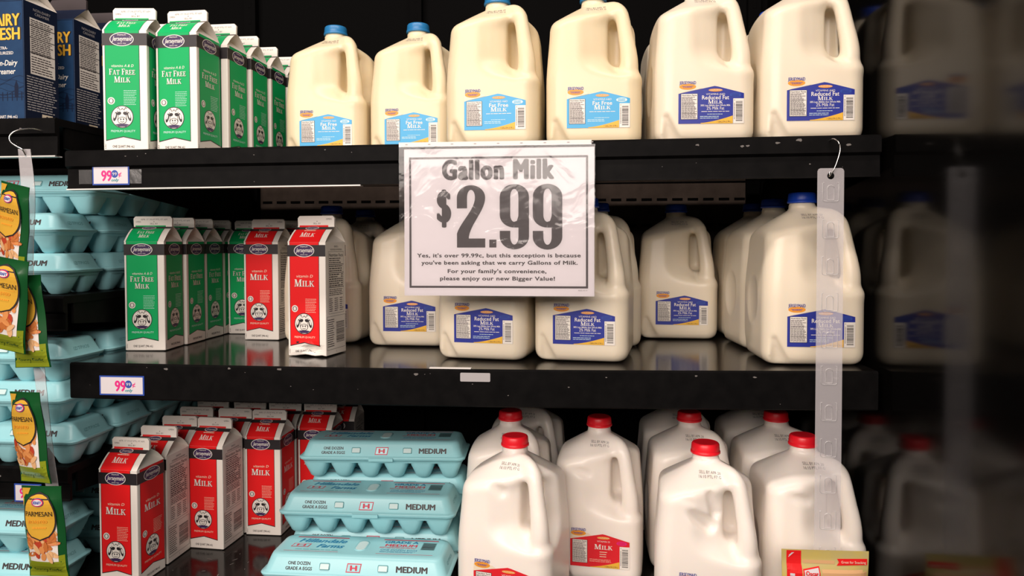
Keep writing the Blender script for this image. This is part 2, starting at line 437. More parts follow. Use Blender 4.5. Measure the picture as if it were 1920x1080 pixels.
# ------------------------------------------------------------------ milk jugs
def smin(a, b, k): 
    h = np.clip(0.5 + 0.5*(b-a)/k, 0, 1); return b*(1-h) + a*h - k*h*(1-h)
def smax(a, b, k): return -smin(-a, -b, k)
def capsule(P, a, b, ra, rb):
    a = np.array(a, float); b = np.array(b, float); ab = b-a
    t = np.clip(((P-a)@ab)/(ab@ab), 0, 1); return np.linalg.norm(P - a - t[..., None]*ab, axis=-1) - (ra + (rb-ra)*t)
def ellipsoid(P, c, r):
    q = (P-np.array(c, float))/np.array(r, float); k0 = np.linalg.norm(q, axis=-1)
    k1 = np.linalg.norm(q/np.array(r, float), axis=-1); return k0*(k0-1)/np.maximum(k1, 1e-6)
def grip(P, flip):
    """oblique flat-bottomed recess beside the handle"""
    x, y, z = P[..., 0], P[..., 1], P[..., 2]
    if flip: x, y = -y, -x
    t = R(40 if flip else 26); sh = (165 - z)*0.05
    px, py = x + (14 if flip else 33) - sh*0.6, y + 77 + sh*0.45
    u = px*math.cos(t) + py*math.sin(t); v = -px*math.sin(t) + py*math.cos(t)
    r = 36.0
    q = np.stack([np.abs(u-56) - (62-r), np.abs(v+45) - (45-r*.55), np.abs(z-167) - (55-r)], -1)
    q[..., 1] = np.abs(v+45) - (45-r)
    return np.linalg.norm(np.maximum(q, 0), axis=-1) + np.minimum(q.max(-1), 0) - r
def jug_sdf(P, dents):
    x, y, z = P[..., 0], P[..., 1], P[..., 2]
    s = np.clip((z-95)/110, 0, 1); a = 74.5 - 6.0*s*s*(3-2*s); r = 24.0
    qx, qy = np.abs(x) - (a-r), np.abs(y) - (a-r)
    d = np.sqrt(np.maximum(qx, 0)**2 + np.maximum(qy, 0)**2) + np.minimum(np.maximum(qx, qy), 0) - r
    d = d - 1.0*np.exp(-(np.minimum(np.abs(x), np.abs(y))/45)**2)*np.exp(-((z-80)/80)**2)
    rho = (np.abs(x)**2.6 + np.abs(y)**2.6)**(1/2.6)
    roof = (z - (233.5 - 0.60*(rho-20) - 0.0006*np.maximum(rho-20, 0)**2))*0.84
    d = smax(d, roof, 10)
    d = smax(d, -z, 20)
    d = smax(d, -grip(P, False), 11); d = smax(d, -grip(P, True), 10)
    sl = np.stack([np.abs(x-36) - 1, np.abs(y+31) - 14, np.abs(z-168) - 26], -1)
    d = smax(d, -(np.linalg.norm(np.maximum(sl, 0), axis=-1) + np.minimum(sl.max(-1), 0) - 12), 6)
    hp = np.array([(8, 227, 10), (22, 226, 10.5), (33, 223, 11), (40.5, 216, 11), (44.5, 206, 11), (47.5, 190, 11.3), (50.5, 170, 12), (53.5, 150, 13), (55, 130, 14), (54, 108, 15)], float)
    tt = np.linspace(0, len(hp)-1, 34); hq = []
    for u in tt:
        i = min(int(u), len(hp)-2); f = u-i; p0, p1, p2, p3 = hp[max(i-1, 0)], hp[i], hp[i+1], hp[min(i+2, len(hp)-1)]
        hq.append(.5*((2*p1) + (p2-p0)*f + (2*p0-5*p1+4*p2-p3)*f*f + (3*p1-p0-3*p2+p3)*f**3))
    h = None
    for (q0, z0, ra), (q1, z1, rb) in zip(hq[:-1], hq[1:]):
        c = capsule(P, (q0, -q0, z0), (q1, -q1, z1), ra, rb); h = c if h is None else np.minimum(h, c)
    d = smin(d, h, 12)
    neck = np.maximum(np.sqrt(x*x+y*y) - 18.5, np.abs(z-237) - 11)
    d = smin(d, neck, 6)
    ring = np.sqrt((np.sqrt(x*x+y*y)-19.0)**2 + (z-240.5)**2) - 1.7
    d = np.minimum(d, ring)
    d = smax(d, -ellipsoid(P, (-80, 2, 94), (12, 36, 44)), 1.5)
    d = smax(d, -ellipsoid(P, (4, 79, 92), (38, 6, 44)), 3)
    d = smax(d, -capsule(P, (-60, -74, 38), (-50, -80, -12), 5, 22), 4)
    d = smax(d, -capsule(P, (-84, 40, -6), (-74, 70, 40), 8, 6), 7)
    for c0, c1, ra, rb, k in dents: d = smax(d, -capsule(P, c0, c1, ra, rb), k)
    return d

def surface_nets(fn, lo, hi, st):
    ax = [np.arange(l, h+st*0.5, st) for l, h in zip(lo, hi)]
    G = np.stack(np.meshgrid(*ax, indexing='ij'), -1); D = fn(G); n = D.shape
    ins = D < 0
    cnt = np.zeros(tuple(k-1 for k in n), int)
    c8 = [(i, j, k) for i in (0, 1) for j in (0, 1) for k in (0, 1)]
    sl = lambda o: tuple(slice(o[a], n[a]-1+o[a]) for a in range(3))
    for o in c8: cnt += ins[sl(o)]
    act = (cnt > 0) & (cnt < 8)
    acc = np.zeros(act.shape + (3,)); num = np.zeros(act.shape)
    for o in c8:
        for a in range(3):
            if o[a]: continue
            p = list(o); p[a] = 1
            d0, d1 = D[sl(o)], D[sl(p)]; cr = (d0 < 0) != (d1 < 0)
            t = np.where(cr, d0/np.where(cr, d0-d1, 1), 0)
            pos = np.array(o, float)*np.ones(act.shape+(3,)); pos[..., a] = t
            acc += np.where(cr[..., None], pos, 0); num += cr
    idx = -np.ones(act.shape, int); ids = np.argwhere(act); idx[act] = np.arange(len(ids))
    V = (acc[act]/num[act][:, None] + ids)*st + np.array(lo)
    F = []
    for a in range(3):
        b, c = (a+1) % 3, (a+2) % 3
        s0 = [slice(None)]*3; s1 = [slice(None)]*3; s0[a] = slice(0, n[a]-1); s1[a] = slice(1, n[a])
        e0, e1 = ins[tuple(s0)], ins[tuple(s1)]
        for sg in (True, False):
            E = np.argwhere((e0 & ~e1) if sg else (~e0 & e1))
            E = E[(E[:, b] > 0) & (E[:, c] > 0)]
            def at(db, dc):
                q = E.copy(); q[:, b] += db; q[:, c] += dc; return idx[q[:, 0], q[:, 1], q[:, 2]]
            Q = [at(-1, -1), at(0, -1), at(0, 0), at(-1, 0)]
            if not sg: Q = Q[::-1]
            F.append(np.stack(Q, -1))
    F = np.concatenate(F)
    # light smoothing
    e = np.concatenate([F[:, [0, 1]], F[:, [1, 2]], F[:, [2, 3]], F[:, [3, 0]]]); e = np.concatenate([e, e[:, ::-1]])
    deg = np.bincount(e[:, 0], minlength=len(V))[:, None]
    for lam in (0.5, -0.52, 0.5, -0.52):
        S = np.zeros_like(V)
        for a in range(3): S[:, a] = np.bincount(e[:, 0], V[e[:, 1], a], len(V))
        V = V + lam*(S/deg - V)
    return V, F

DENTS = {'plain': [],
         'dent_a': [((-58, -78, 197), (-26, -78, 178), 11, 6, 2), ((-20, -72, 204), (0, -66, 190), 6, 9, 5)],
         'dent_b': [((-42, -80, 197), (-8, -74, 188), 12, 8, 2), ((-34, -82, 183), (4, -62, 156), 9, 13, 2), ((4, -62, 200), (12, -56, 172), 6, 8, 5)],
         'dent_c': [((-54, -80, 191), (-10, -74, 179), 9, 12, 2)]}
JUG, JBVH = {}, {}
for nm, dn in DENTS.items():
    V, F = surface_nets(lambda P: jug_sdf(P, dn), (-84, -88, -6), (84, 84, 256), 3.0)
    V = V*0.001
    JBVH[nm] = BVHTree.FromPolygons([tuple(v) for v in V], [tuple(f) for f in F])
    mb = MB(); mb.add(V.tolist(), F.tolist(), 'milk_reduced', True)
    def shoulder(a, b, L, bv=JBVH[nm]):
        h = bv.ray_cast(Vector((a, -0.2, b)), Vector((0, 1, 0)))
        return (h[0] + h[1]*0.0003) if h[0] else Vector((a, -0.03, b))
    dp = Pr(); dp.text('SELL BY APR 20', 0.004, 0.2235, 0.0030, 'ink_grey', 1, w=0.030); dp.text('16:10 PTL F7 G', 0.004, 0.2190, 0.0030, 'ink_grey', 1, w=0.031)
    dp.onto(mb, shoulder)
    for kd in ('fatfree', 'reduced', 'whole'):
        if nm != 'plain' and kd != 'whole': continue
        me = mb.mesh('jug_body'); me.materials[0] = M['milk_' + kd]; JUG[nm, kd] = me

def jug_label(kind):
    base = {'fatfree': 'label_sky', 'reduced': 'label_blue', 'whole': 'label_red'}[kind]
    p = Pr(); W = 0.097; x0 = -W/2; H = 0.056
    X = lambda t: x0 + W*t
    top = lambda t: H*(0.80 + 0.20*min(t/0.56, (1-t)/0.44))
    # pale patch behind the dairy name, then the house-shaped colour field
    n = 20
    for i in range(n):
        a, b = i/n, (i+1)/n
        m_ = 5
        for j in range(m_):
            p.poly([(X(a), top(a)*j/m_), (X(b), top(b)*j/m_), (X(b), top(b)*(j+1)/m_), (X(a), top(a)*(j+1)/m_)], base, 1)
    p.poly([(X(0), H*0.80), (X(0.10), H*0.845), (X(0.32), H*0.925), (X(0.36), H*0.94), (X(0.30), H*1.0), (X(0), H*1.0)], 'ink_cream', 1)
    p.ell(X(0.14), H*0.985, 0.0125, 0.0045, 'ink_orange', 2, 16)
    p.rect(X(0.05), H*0.99, X(0.23), H*1.0, 'ink_blue', 3)
    p.text('JERSEYMAID', X(0.14), H*1.05, 0.0046, 'label_blue', 3, w=0.0245, bold=0.02)
    p.text('DAIRIES', X(0.14), H*0.95, 0.0022, 'label_blue', 3, w=0.013)
    # orange swoosh
    sw = [(X(0.34), 0.0)] + [(X(0.34+0.49*k/8), H*(0.015+0.19*(k/8)**1.5)) for k in range(9)] + [(X(0.83), 0.0)]
    p.poly(sw, 'ink_yellow', 2)
    p.text('1 GALLON (3.78 L)', X(0.70), H*0.025, 0.0024, 'ink_charcoal', 3, w=0.021)
    # facts panel
    p.rect(X(0.035), H*0.11, X(0.295), H*0.80, 'ink_black', 2); p.rect(X(0.042), H*0.122, X(0.288), H*0.792, 'carton_white', 3)
    p.text('Nutrition Facts', X(0.165), H*0.735, 0.0023, 'ink_black', 4, w=W*0.225, bold=0.02)
    p.lines(X(0.05), H*0.53, X(0.28), H*0.72, 6, 'ink_grey', 4, 0.55, 0.3)
    p.lines(X(0.05), H*0.28, X(0.28), H*0.52, 8, 'ink_charcoal', 4, 0.5, 0.2)
    p.lines(X(0.05), H*0.135, X(0.28), H*0.27, 6, 'ink_grey', 4, 0.6, 0.1)
    for q in (0.53, 0.27): p.rect(X(0.05), H*q, X(0.28), H*(q+0.008), 'ink_black', 4)
    # bar code
    p.rect(X(0.835), H*0.0, X(1.0), H*0.66, 'carton_white', 2, 8, 6)
    p.bars(X(0.875), H*0.06, X(0.975), H*0.60, 'ink_black', 3, 24)
    p.text('0', X(0.855), H*0.60, 0.0018, 'ink_charcoal', 3)
    p.lines(X(0.845), H*0.1, X(0.862), H*0.55, 12, 'ink_grey', 3, 0.5, 0.1)
    # lettering
    c = X(0.565)
    p.ell(c, H*0.885, 0.0105, 0.0022, 'ink_orange', 2, 14); p.text('CALIFORNIA', c, H*0.872, 0.0017, 'carton_white', 3, w=0.018)
    p.ell(X(0.87), H*0.755, 0.0085, 0.0035, {'fatfree': 'foam_light', 'reduced': 'ink_blue', 'whole': 'ink_pink'}[kind], 2, 16)
    p.lines(X(0.81), H*0.71, X(0.93), H*0.80, 3, base, 3, 0.5, 0.1)
    p.text('VITAMINS A&D' if kind != 'whole' else 'VITAMIN D', c, H*0.755, 0.0026, 'carton_white', 2, w=0.028 if kind != 'whole' else 0.021)
    if kind == 'fatfree':
        p.text('Fat Free', c, H*0.625, 0.0058, 'carton_white', 2, w=0.030, bold=0.012)
        p.serif('MILK', c, H*0.50, 0.0066, 'carton_white', 2, w=0.026)
        p.lines(X(0.36), H*0.43, X(0.78), H*0.455, 1, 'carton_white', 2, 0.6, 0.05)
        p.lines(X(0.44), H*0.26, X(0.68), H*0.285, 1, 'foam_light', 2, 0.5, 0.05)
        p.lines(X(0.33), H*0.16, X(0.62), H*0.24, 2, 'foam_light', 2, 0.35, 0.1)
    elif kind == 'reduced':
        p.text('Reduced Fat', c, H*0.64, 0.0058, 'carton_white', 2, w=0.040, bold=0.012)
        p.serif('MILK', c, H*0.525, 0.0058, 'carton_white', 2, w=0.022)
        p.text('38% Less Milkfat than Whole Milk', c, H*0.46, 0.0025, 'carton_white', 2, w=0.044, bold=0.01)
        p.text('2% Milk Fat', c, H*0.365, 0.0046, 'carton_white', 2, w=0.026)
        p.lines(X(0.35), H*0.30, X(0.79), H*0.34, 1, 'carton_white', 2, 0.35, 0.05)
        p.lines(X(0.44), H*0.235, X(0.68), H*0.26, 1, 'foam_light', 2, 0.5, 0.05)
        p.lines(X(0.33), H*0.12, X(0.62), H*0.21, 2, 'foam_light', 2, 0.3, 0.1)
    else:
        p.serif('MILK', c, H*0.545, 0.0082, 'carton_white', 2, w=0.030)
        p.lines(X(0.50), H*0.30, X(0.63), H*0.50, 3, 'ink_cream', 2, 0.3, 0.2)
        p.lines(X(0.33), H*0.16, X(0.72), H*0.26, 3, 'ink_cream', 2, 0.22, 0.1)
    mb = MB(); bv = JBVH['plain']; Z0 = 0.0285
    def fn(a, b, L):
        a += 0.0065
        h = bv.ray_cast(Vector((a, -0.2, Z0+b)), Vector((0, 1, 0)))
        return Vector((a, h[0].y - 0.0004 - 0.00018*L, Z0+b))
    p.onto(mb, fn)
    return mb.mesh('label')
JLAB = {k: jug_label(k) for k in ('fatfree', 'reduced', 'whole')}
def jug_cap(m):
    mb = MB(); n = 72
    def ring(r, z, rib=0.0): return [((r + (rib if k % 2 else 0))*math.cos(2*math.pi*k/n), (r + (rib if k % 2 else 0))*math.sin(2*math.pi*k/n), z) for k in range(n)]
    mb.loft([ring(.0212, .2445), ring(.0220, .2452), ring(.0219, .2482), ring(.0206, .2488), ring(.0203, .2494, .0009), ring(.0195, .2585, .0008), ring(.0190, .2602), ring(.0172, .2610), ring(.0160, .2606)], m)
    return mb.mesh('cap')
JCAP = {'fatfree': jug_cap('cap_sky'), 'reduced': jug_cap('cap_blue'), 'whole': jug_cap('cap_red')}
PROTO = {}
def jug(kind, var, x, y, z, deg, label, group):
    k = (kind, var)
    if k in PROTO: return dup(PROTO[k], label, (x, y, z), R(deg), group)
    t = thing('milk_jug', label, 'milk jug', (x, y, z), R(deg), group)
    obj('jug_body', JUG[var, kind], t); obj('cap', JCAP[kind], t); obj('label', JLAB[kind], t)
    PROTO[k] = t
    return t
gt, gm, gb = 'gallon milk jugs on the top shelf', 'gallon milk jugs on the middle shelf', 'red capped gallon milk jugs on the bottom deck'
for (k, x, y, a, l) in [
    ('fatfree', .339, .275, -1, 'light-blue-labelled milk jug standing right beside the green cartons, set back'),
    ('fatfree', .497, .277, -3, 'light-blue-labelled milk jug set back, just above the price sign\'s left corner'),
    ('fatfree', .662, .137, -2, 'larger light-blue-labelled jug in front, left of the two above the price sign'),
    ('fatfree', .820, .140, 0, 'larger light-blue-labelled jug in front, right of the two above the price sign'),
    ('reduced', .985, .122, 2, 'dark-blue-labelled reduced fat jug on the top shelf beside the light-blue ones'),
    ('reduced', 1.143, .116, 1, 'dark-blue-labelled reduced fat jug on the top shelf next to the black side panel'),
    ('reduced', .984, .283, 2, 'milk jug mostly hidden behind the first dark-blue-labelled jug on the top shelf'),
    ('reduced', 1.140, .279, 2, 'milk jug mostly hidden behind the top-shelf jug beside the black side panel')]:
    jug(k, 'plain', x, y, ZT(x)+0.0005, a, l, gt)
for (x, y, a, l) in [
    (.312, .320, 0, 'blue capped jug partly hidden behind the lone red milk carton'),
    (.330, .485, 0, 'blue capped jug deepest at left, behind the jug hidden by the red carton'),
    (.487, .290, -2, 'jug with blue label half covered by the price sign\'s lower left corner'),
    (.650, .148, -9, 'jug below the middle of the price sign, left of the front pair'),
    (.808, .136, -8, 'jug below the price sign\'s right corner, right of the front pair'),
    (.832, .300, 2, 'jug behind the price sign, only its blue cap and shoulder showing right of it'),
    (.990, .405, -4, 'solitary blue capped jug standing far back in the middle of the middle shelf'),
    (1.146, .425, 2, 'third blue capped jug back in the row at the right of the middle shelf'),
    (1.144, .270, 4, 'second blue capped jug back in the row at the right of the middle shelf'),
    (1.146, .110, 0, 'front blue capped jug at the right, behind the clear hanging strip')]:
    jug('reduced', 'plain', x, y, ZM(x)+0.0012, a, l, gm)
for (v, x, y, a, l) in [
    ('dent_a', .697, .055, -12, 'dented red capped jug at the front beside the centre egg cartons'),
    ('plain', .674, .222, -2, 'red capped jug behind the dented front jug near the egg cartons'),
    ('plain', .694, .380, -3, 'jug third back in the leftmost bottom row, its cap hidden by the shelf'),
    ('dent_c', .832, .190, -6, 'red capped jug with full red label showing, second row centre'),
    ('dent_b', .987, .040, -6, 'badly dented red capped jug at the front, left of the yellow snack pack'),
    ('plain', .993, .240, 0, 'red capped jug directly behind the badly dented front jug'),
    ('plain', .990, .395, 0, 'red capped jug two behind the badly dented one, cap cut off by shelf'),
    ('dent_c', 1.146, .095, 1, 'red capped jug behind the clear strip and the yellow snack pack'),
    ('dent_a', 1.147, .254, 0, 'red capped jug second back in the bottom row beside the side panel'),
    ('plain', 1.147, .414, 0, 'jug third back in the bottom row beside the side panel, cap hidden')]:
    jug('whole', v, x, y, ZB+0.0005, a, l, gb)

# ------------------------------------------------------------------ milk cartons
CW, CS, CR, CF = 0.070, 0.190, 0.2165, 0.2350   # width, shoulder, ridge, fin top
def emblem(p, cx, cy, r, L=2):
    """round badge with a plain cow's head"""
    p.ell(cx, cy, r, r, 'ink_black', L, 28); p.ell(cx, cy, r*.93, r*.93, 'carton_white', L+1, 28)
    K = lambda a, b: (cx + a*r, cy + b*r)
    p.poly([K(-.62, -.68), K(-.3, -.62), K(.3, -.62), K(.62, -.68), K(.3, -.88), K(-.3, -.88)], 'ink_purple', L+2)
    for s in (-1, 1):
        p.ell(cx + s*.62*r, cy + .02*r, .15*r, .42*r, 'ink_black', L+2, 14, s*.25); p.ell(cx + s*.64*r, cy + .10*r, .08*r, .24*r, 'carton_white', L+3, 14, s*.25)
        p.ell(cx + s*.27*r, cy + .30*r, .20*r, .15*r, 'ink_black', L+2, 12, -s*.3)
        p.line([K(s*.18, .58), K(s*.30, .82), K(s*.42, .72)], .05*r, 'ink_black', L+2)
        p.line([K(s*.42, .52), K(s*.36, .0), K(s*.40, -.3)], .05*r, 'ink_black', L+2)
        p.ell(cx + s*.12*r, cy - .22*r, .06*r, .09*r, 'ink_black', L+4, 10)
    p.ell(cx, cy - .32*r, .40*r, .32*r, 'ink_black', L+2, 20); p.ell(cx, cy - .32*r, .35*r, .27*r, 'carton_white', L+3, 20)
    p.line([K(-.16, -.42), K(0, -.48), K(.16, -.42)], .05*r, 'ink_black', L+4)
    p.line([K(-.1, .62), K(.02, .74), K(.14, .62)], .05*r, 'ink_black', L+2)
def oval_logo(p, cx, cy, rx, ry, L):
    p.ell(cx, cy, rx, ry, 'carton_white', L, 26); p.ell(cx, cy, rx*.94, ry*.90, 'ink_purple', L+1, 26)
    p.text('Jerseymaid', cx, cy - ry*.22, ry*.62, 'carton_white', L+2, w=rx*1.6, shear=.25, bold=.01)
    p.text('PREMIUM', cx, cy + ry*.52, ry*.20, 'carton_white', L+2, w=rx*.7); p.text('SINCE 1924', cx, cy - ry*.70, ry*.16, 'carton_white', L+2, w=rx*.7)
def milk_face(kind, mirror):
    """front: colour panel left of centre; the right face carries it right of centre"""
    p = Pr(); g = 'carton_green' if kind == 'green' else 'carton_red'; dk = 'ink_black'
    a, b = (.055*CW, .835*CW) if not mirror else (.10*CW, .97*CW)
    c = (a+b)/2; wd = b-a; zt = CS
    pts = [(a, .0165), (c, .0225), (b, .0165), (b, zt), (a, zt)]
    p.poly(pts, dk, 1); e = .0009
    p.poly([(a+e, .0182), (c, .0240), (b-e, .0182), (b-e, zt), (a+e, zt)], g, 2)
    p.rect(0.0 if not mirror else 0.0, .1665, CW if not mirror else CW, .1855, dk, 3)
    oval_logo(p, c, .1760, wd*.345, .0108, 4)
    if kind == 'green':
        p.text('vitamins A & D', c, .1325, .0042, 'carton_white', 3, w=wd*.64, shear=.25)
        for dx, m_ in ((.0006, 'carton_green_dark'), (0, 'carton_white')):
            p.serif('FAT FREE', c + dx, .1205 - dx, .0092, m_, 3 if dx else 4, w=wd*.76); p.serif('MILK', c + dx, .1085 - dx, .0092, m_, 3 if dx else 4, w=wd*.47)
    else:
        p.text('vitamin D', c, .1315, .0046, 'ink_cream', 3, w=wd*.56, shear=.25)
        for dx, m_ in ((.0007, 'carton_red_dark'), (0, 'carton_white')):
            p.serif('MILK', c + dx, .1165 - dx, .0118, m_, 3 if dx else 4, w=wd*.68)
    sm = 'foam_light' if kind == 'green' else 'ink_cream'
    p.lines(c + wd*.03, .0725, c + wd*.40, .097, 9, sm, 3, .22, .15)
    p.ell(a + wd*.17, .0795, .0058, .0058, 'carton_white', 3, 16); p.ell(a + wd*.17, .0795, .0042, .0042, 'ink_grey', 4, 12); p.ell(a + wd*.17, .0795, .0025, .0032, 'carton_white', 5, 8)
    emblem(p, c - wd*.02, .0545, .0178, 3)
    p.text('PREMIUM QUALITY', c, .0305, .0032, sm, 3, w=wd*.70)
    p.text('ONE QUART (946 mL)', c, .0062, .0037, 'ink_charcoal', 2, w=.034, bold=.01)
    p.text('2', CW*.045, .0085, .0035, 'ink_grey', 2); p.text('2', CW*.045, .0045, .0035, 'ink_grey', 2)
    return p
def facts_face():
    p = Pr(); a, b = .14*CW, .90*CW
    p.text('GRADE A', (a+b)/2, .1815, .0030, 'ink_black', 1, w=.014); p.text('PASTEURIZED HOMOGENIZED', (a+b)/2, .1765, .0026, 'ink_black', 1, w=.040)
    p.frame(a, .070, b, .1745, .0005, 'ink_black', 1)
    p.text('Nutrition Facts', (a+b)/2, .1660, .0052, 'ink_black', 1, w=(b-a)*.92, bold=.02)
    p.lines(a+.002, .154, b-.002, .1645, 3, 'ink_charcoal', 1, .45, .3)
    for z in (.152, .138, .1135): p.rect(a+.001, z, b-.001, z+.0012, 'ink_black', 1)
    p.lines(a+.002, .140, b-.002, .1515, 3, 'ink_charcoal', 1, .5, .1)
    p.lines(a+.002, .115, b-.002, .1375, 6, 'ink_charcoal', 1, .5, .45); p.lines(b-.010, .115, b-.003, .1375, 6, 'ink_charcoal', 1, .5, .1)
    for q in range(5): p.rect(a+.001, .1185+q*.004, b-.001, .1188+q*.004, 'ink_grey', 1)
    p.lines(a+.002, .100, b-.002, .112, 4, 'ink_charcoal', 1, .45, .1)
    for q in range(3): p.lines(a+.002+q*.018, .073, a+.015+q*.018, .097, 7, 'ink_charcoal', 1, .4, .3)
    p.frame(.05*CW, .010, .95*CW, .066, .0005, 'ink_charcoal', 1)
    p.lines(.08*CW, .014, .42*CW, .062, 13, 'ink_charcoal', 1, .4, .25)
    p.bars(.50*CW, .020, .90*CW, .056, 'ink_black', 1, 22)
    p.text('2', CW*.5, .004, .003, 'ink_grey', 1)
    return p
def carton_meshes(kind, side):
    """side: what the right-hand face carries; the left carries the other"""
    mb = MB(); g = 'carton_green' if kind == 'green' else 'carton_red'; h = CW/2
    b = .0016
    r0 = rrect(h-.0016, h-.0016, .0016, .0, 2); r1 = rrect(h, h, .0016, .0012, 2); r2_ = rrect(h, h, .0016, CS, 2)
    mb.loft([r0, r1, r2_], 'carton_white', False)
    milk_face(kind, False).plane(mb, (-h, -h, 0), (1, 0, 0), (0, 0, 1)); milk_face(kind, False).plane(mb, (h, h, 0), (-1, 0, 0), (0, 0, 1))
    mf, ff = milk_face(kind, True), facts_face()
    (mf if side == 'milk' else ff).plane(mb, (h, -h, 0), (0, 1, 0), (0, 0, 1))
    (ff if side == 'milk' else mf).plane(mb, (-h, h, 0), (0, -1, 0), (0, 0, 1))
    body = mb.mesh('carton_body')
    # gable roof: two sloping panels, tucked-in side triangles
    rf = MB(); t = .0022
    A = [(-h, -h, CS), (h, -h, CS), (h, h, CS), (-h, h, CS)]
    Rg = [(-h, -t, CR), (h, -t, CR), (h, t, CR), (-h, t, CR)]
    def curve(p0, p1, k):  # the slope bows outwards near the shoulder
        return [tuple(p0[i] + (p1[i]-p0[i])*u + (0, 0, .0030*math.sin(math.pi*u))[i] for i in range(3)) for u in (j/k for j in range(k+1))]
    for (p0, p1, q0, q1) in ((A[0], Rg[0], A[1], Rg[1]), (A[2], Rg[2], A[3], Rg[3])):
        ca, cb = curve(p0, p1, 6), curve(q0, q1, 6)
        for i in range(6): rf.add([ca[i], cb[i], cb[i+1], ca[i+1]], [(0, 1, 2, 3)], 'carton_white', False)
    for s in (-1, 1):
        ap = (s*(h-.024), 0, CR-.002)
        f, k = (s*h, -h, CS), (s*h, h, CS); rf.add([f, k, ap], [(0, 1, 2) if s > 0 else (0, 2, 1)], 'carton_white')
        ca, cb = curve(f, (s*h, -t, CR), 6), curve(k, (s*h, t, CR), 6)
        for c_ in (ca, cb):
            for i in range(6): rf.add([c_[i], c_[i+1], ap], [(0, 1, 2)], 'carton_white')
    # printing on the roof
    def roofmap(sgn):
        def fn(a, b, L):
            u = b; y = -h + (h-t)*u; z = CS + (CR-CS)*u + .0030*math.sin(math.pi*u) + .00012*L
            return Vector((sgn*(a - h), sgn*(y - .00010*L), z))
        return fn
    p = Pr(); a, c1 = .055*CW, .835*CW; cc = (a+c1)/2
    p.rect(a, 0, c1, .86 if kind == 'green' else .99, g, 1, 1, 8)
    p.rect(a-.0007, 0, a, .86, 'ink_black', 1, 1, 8); p.rect(c1, 0, c1+.0007, .86, 'ink_black', 1, 1, 8)
    if kind == 'green':
        p.items += [([(x, y) for x, y in v], f, m, L) for v, f, m, L in Pr().serif('FAT FREE', cc, .42, .17, 'carton_white', 2, w=.030).serif('MILK', cc, .20, .17, 'carton_white', 2, w=.019).items]
        p.rect(.0, .80, CW, .99, 'ink_black', 2, 1, 2)
    else:
        p.serif('MILK', cc, .26, .24, 'carton_white', 2, w=.027); p.lines(cc-.011, .60, cc+.011, .66, 1, 'ink_cream', 2, .7, .05)
        p.rect(.0, .72, CW, .95, 'ink_black', 2, 1, 2)
    p.ell(cc, .84, .0125, .16, 'carton_white', 3, 16); p.ell(cc, .84, .0115, .135, 'ink_purple', 4, 16); p.text('Jerseymaid', cc, .79, .10, 'carton_white', 5, w=.017, shear=.02)
    for sg in (1, -1): p.onto(rf, roofmap(sg))
    roof = rf.mesh('gable_top')
    fn_ = MB(); rg = []
    prof = [(-h+.001, CR), (h-.001, CR), (h-.0005, CF-.004), (h-.004, CF), (-h+.004, CF), (-h+.0005, CF-.004)]
    fn_.loft([[(x, y_, z) for x, z in prof] for y_ in (-t, t)], 'carton_white', False)
    for sg in (1, -1):
        q = Pr()
        if side == 'milk': q.text('APR 17 19-07 PTL F7 AM', .002, .0115, .0028, 'ink_grey', 1, w=.047); q.text('OPEN', -.026, .0075, .0026, 'ink_charcoal', 1, w=.009)
        else: q.text('OPEN', .024, .0115, .0028, 'ink_charcoal', 1, w=.010)
        q.text('SELL BY', .002, .0042, .0026, 'ink_charcoal', 1, w=.014); q.poly([(.001, .0085), (.003, .0085), (.002, .0102)], 'ink_charcoal', 1)
        q.rect(-h+.004, .0, h-.012, .0024, g, 1)
        q.plane(fn_, (0, -sg*t, CR), (sg, 0, 0), (0, 0, 1))
    return body, roof, fn_.mesh('sealing_fin')
CPROTO = {}
def crumple(me):
    import bmesh
    bm = bmesh.new(); bm.from_mesh(me)
    for no, vals in (((0, 0, 1), (.003, .007, .011, .015, .020, .026, .033)), ((1, 0, 0), (-.022, -.012, -.004, .002, .008, .014, .020, .027))):
        for q in vals:
            co = (0, 0, q) if no[2] else (q, 0, 0)
            bmesh.ops.bisect_plane(bm, geom=bm.verts[:]+bm.edges[:]+bm.faces[:], plane_co=co, plane_no=no)
    for v in bm.verts:
        x, y, z = v.co
        if z > .034 or y > .02: continue
        k = 1 - z/.034; g = lambda x0, z0, sx, sz: math.exp(-((x-x0)/sx)**2 - ((z-z0)/sz)**2)
        fr = max(0, min(1, (.02-y)/.05))
        v.co.y += fr*(.0075*g(.010, .012, .012, .007) - .0030*g(.004, .021, .014, .004) - .0020*g(-.016, .008, .010, .006))
        v.co.z += fr*(.0030*g(-.004, 0, .014, .012) + .0022*g(.026, .0, .008, .010))
    out = bpy.data.meshes.new('carton_body'); bm.to_mesh(out); bm.free()
    for m in me.materials: out.materials.append(m)
    return out
def carton(kind, side, x, y, z, deg, label, group):
    k = (kind, side)
    if k in CPROTO: return dup(CPROTO[k], label, (x, y, z), R(deg), group)
    b, r_, f = carton_meshes(kind, side)
    t = thing('milk_carton', label, 'milk carton', (x, y, z), R(deg), group)
    obj('carton_body', b, t); ro = obj('gable_top', r_, t); obj('sealing_fin', f, ro)
    CPROTO[k] = t
    return t
gg = 'green quart cartons on the top shelf'
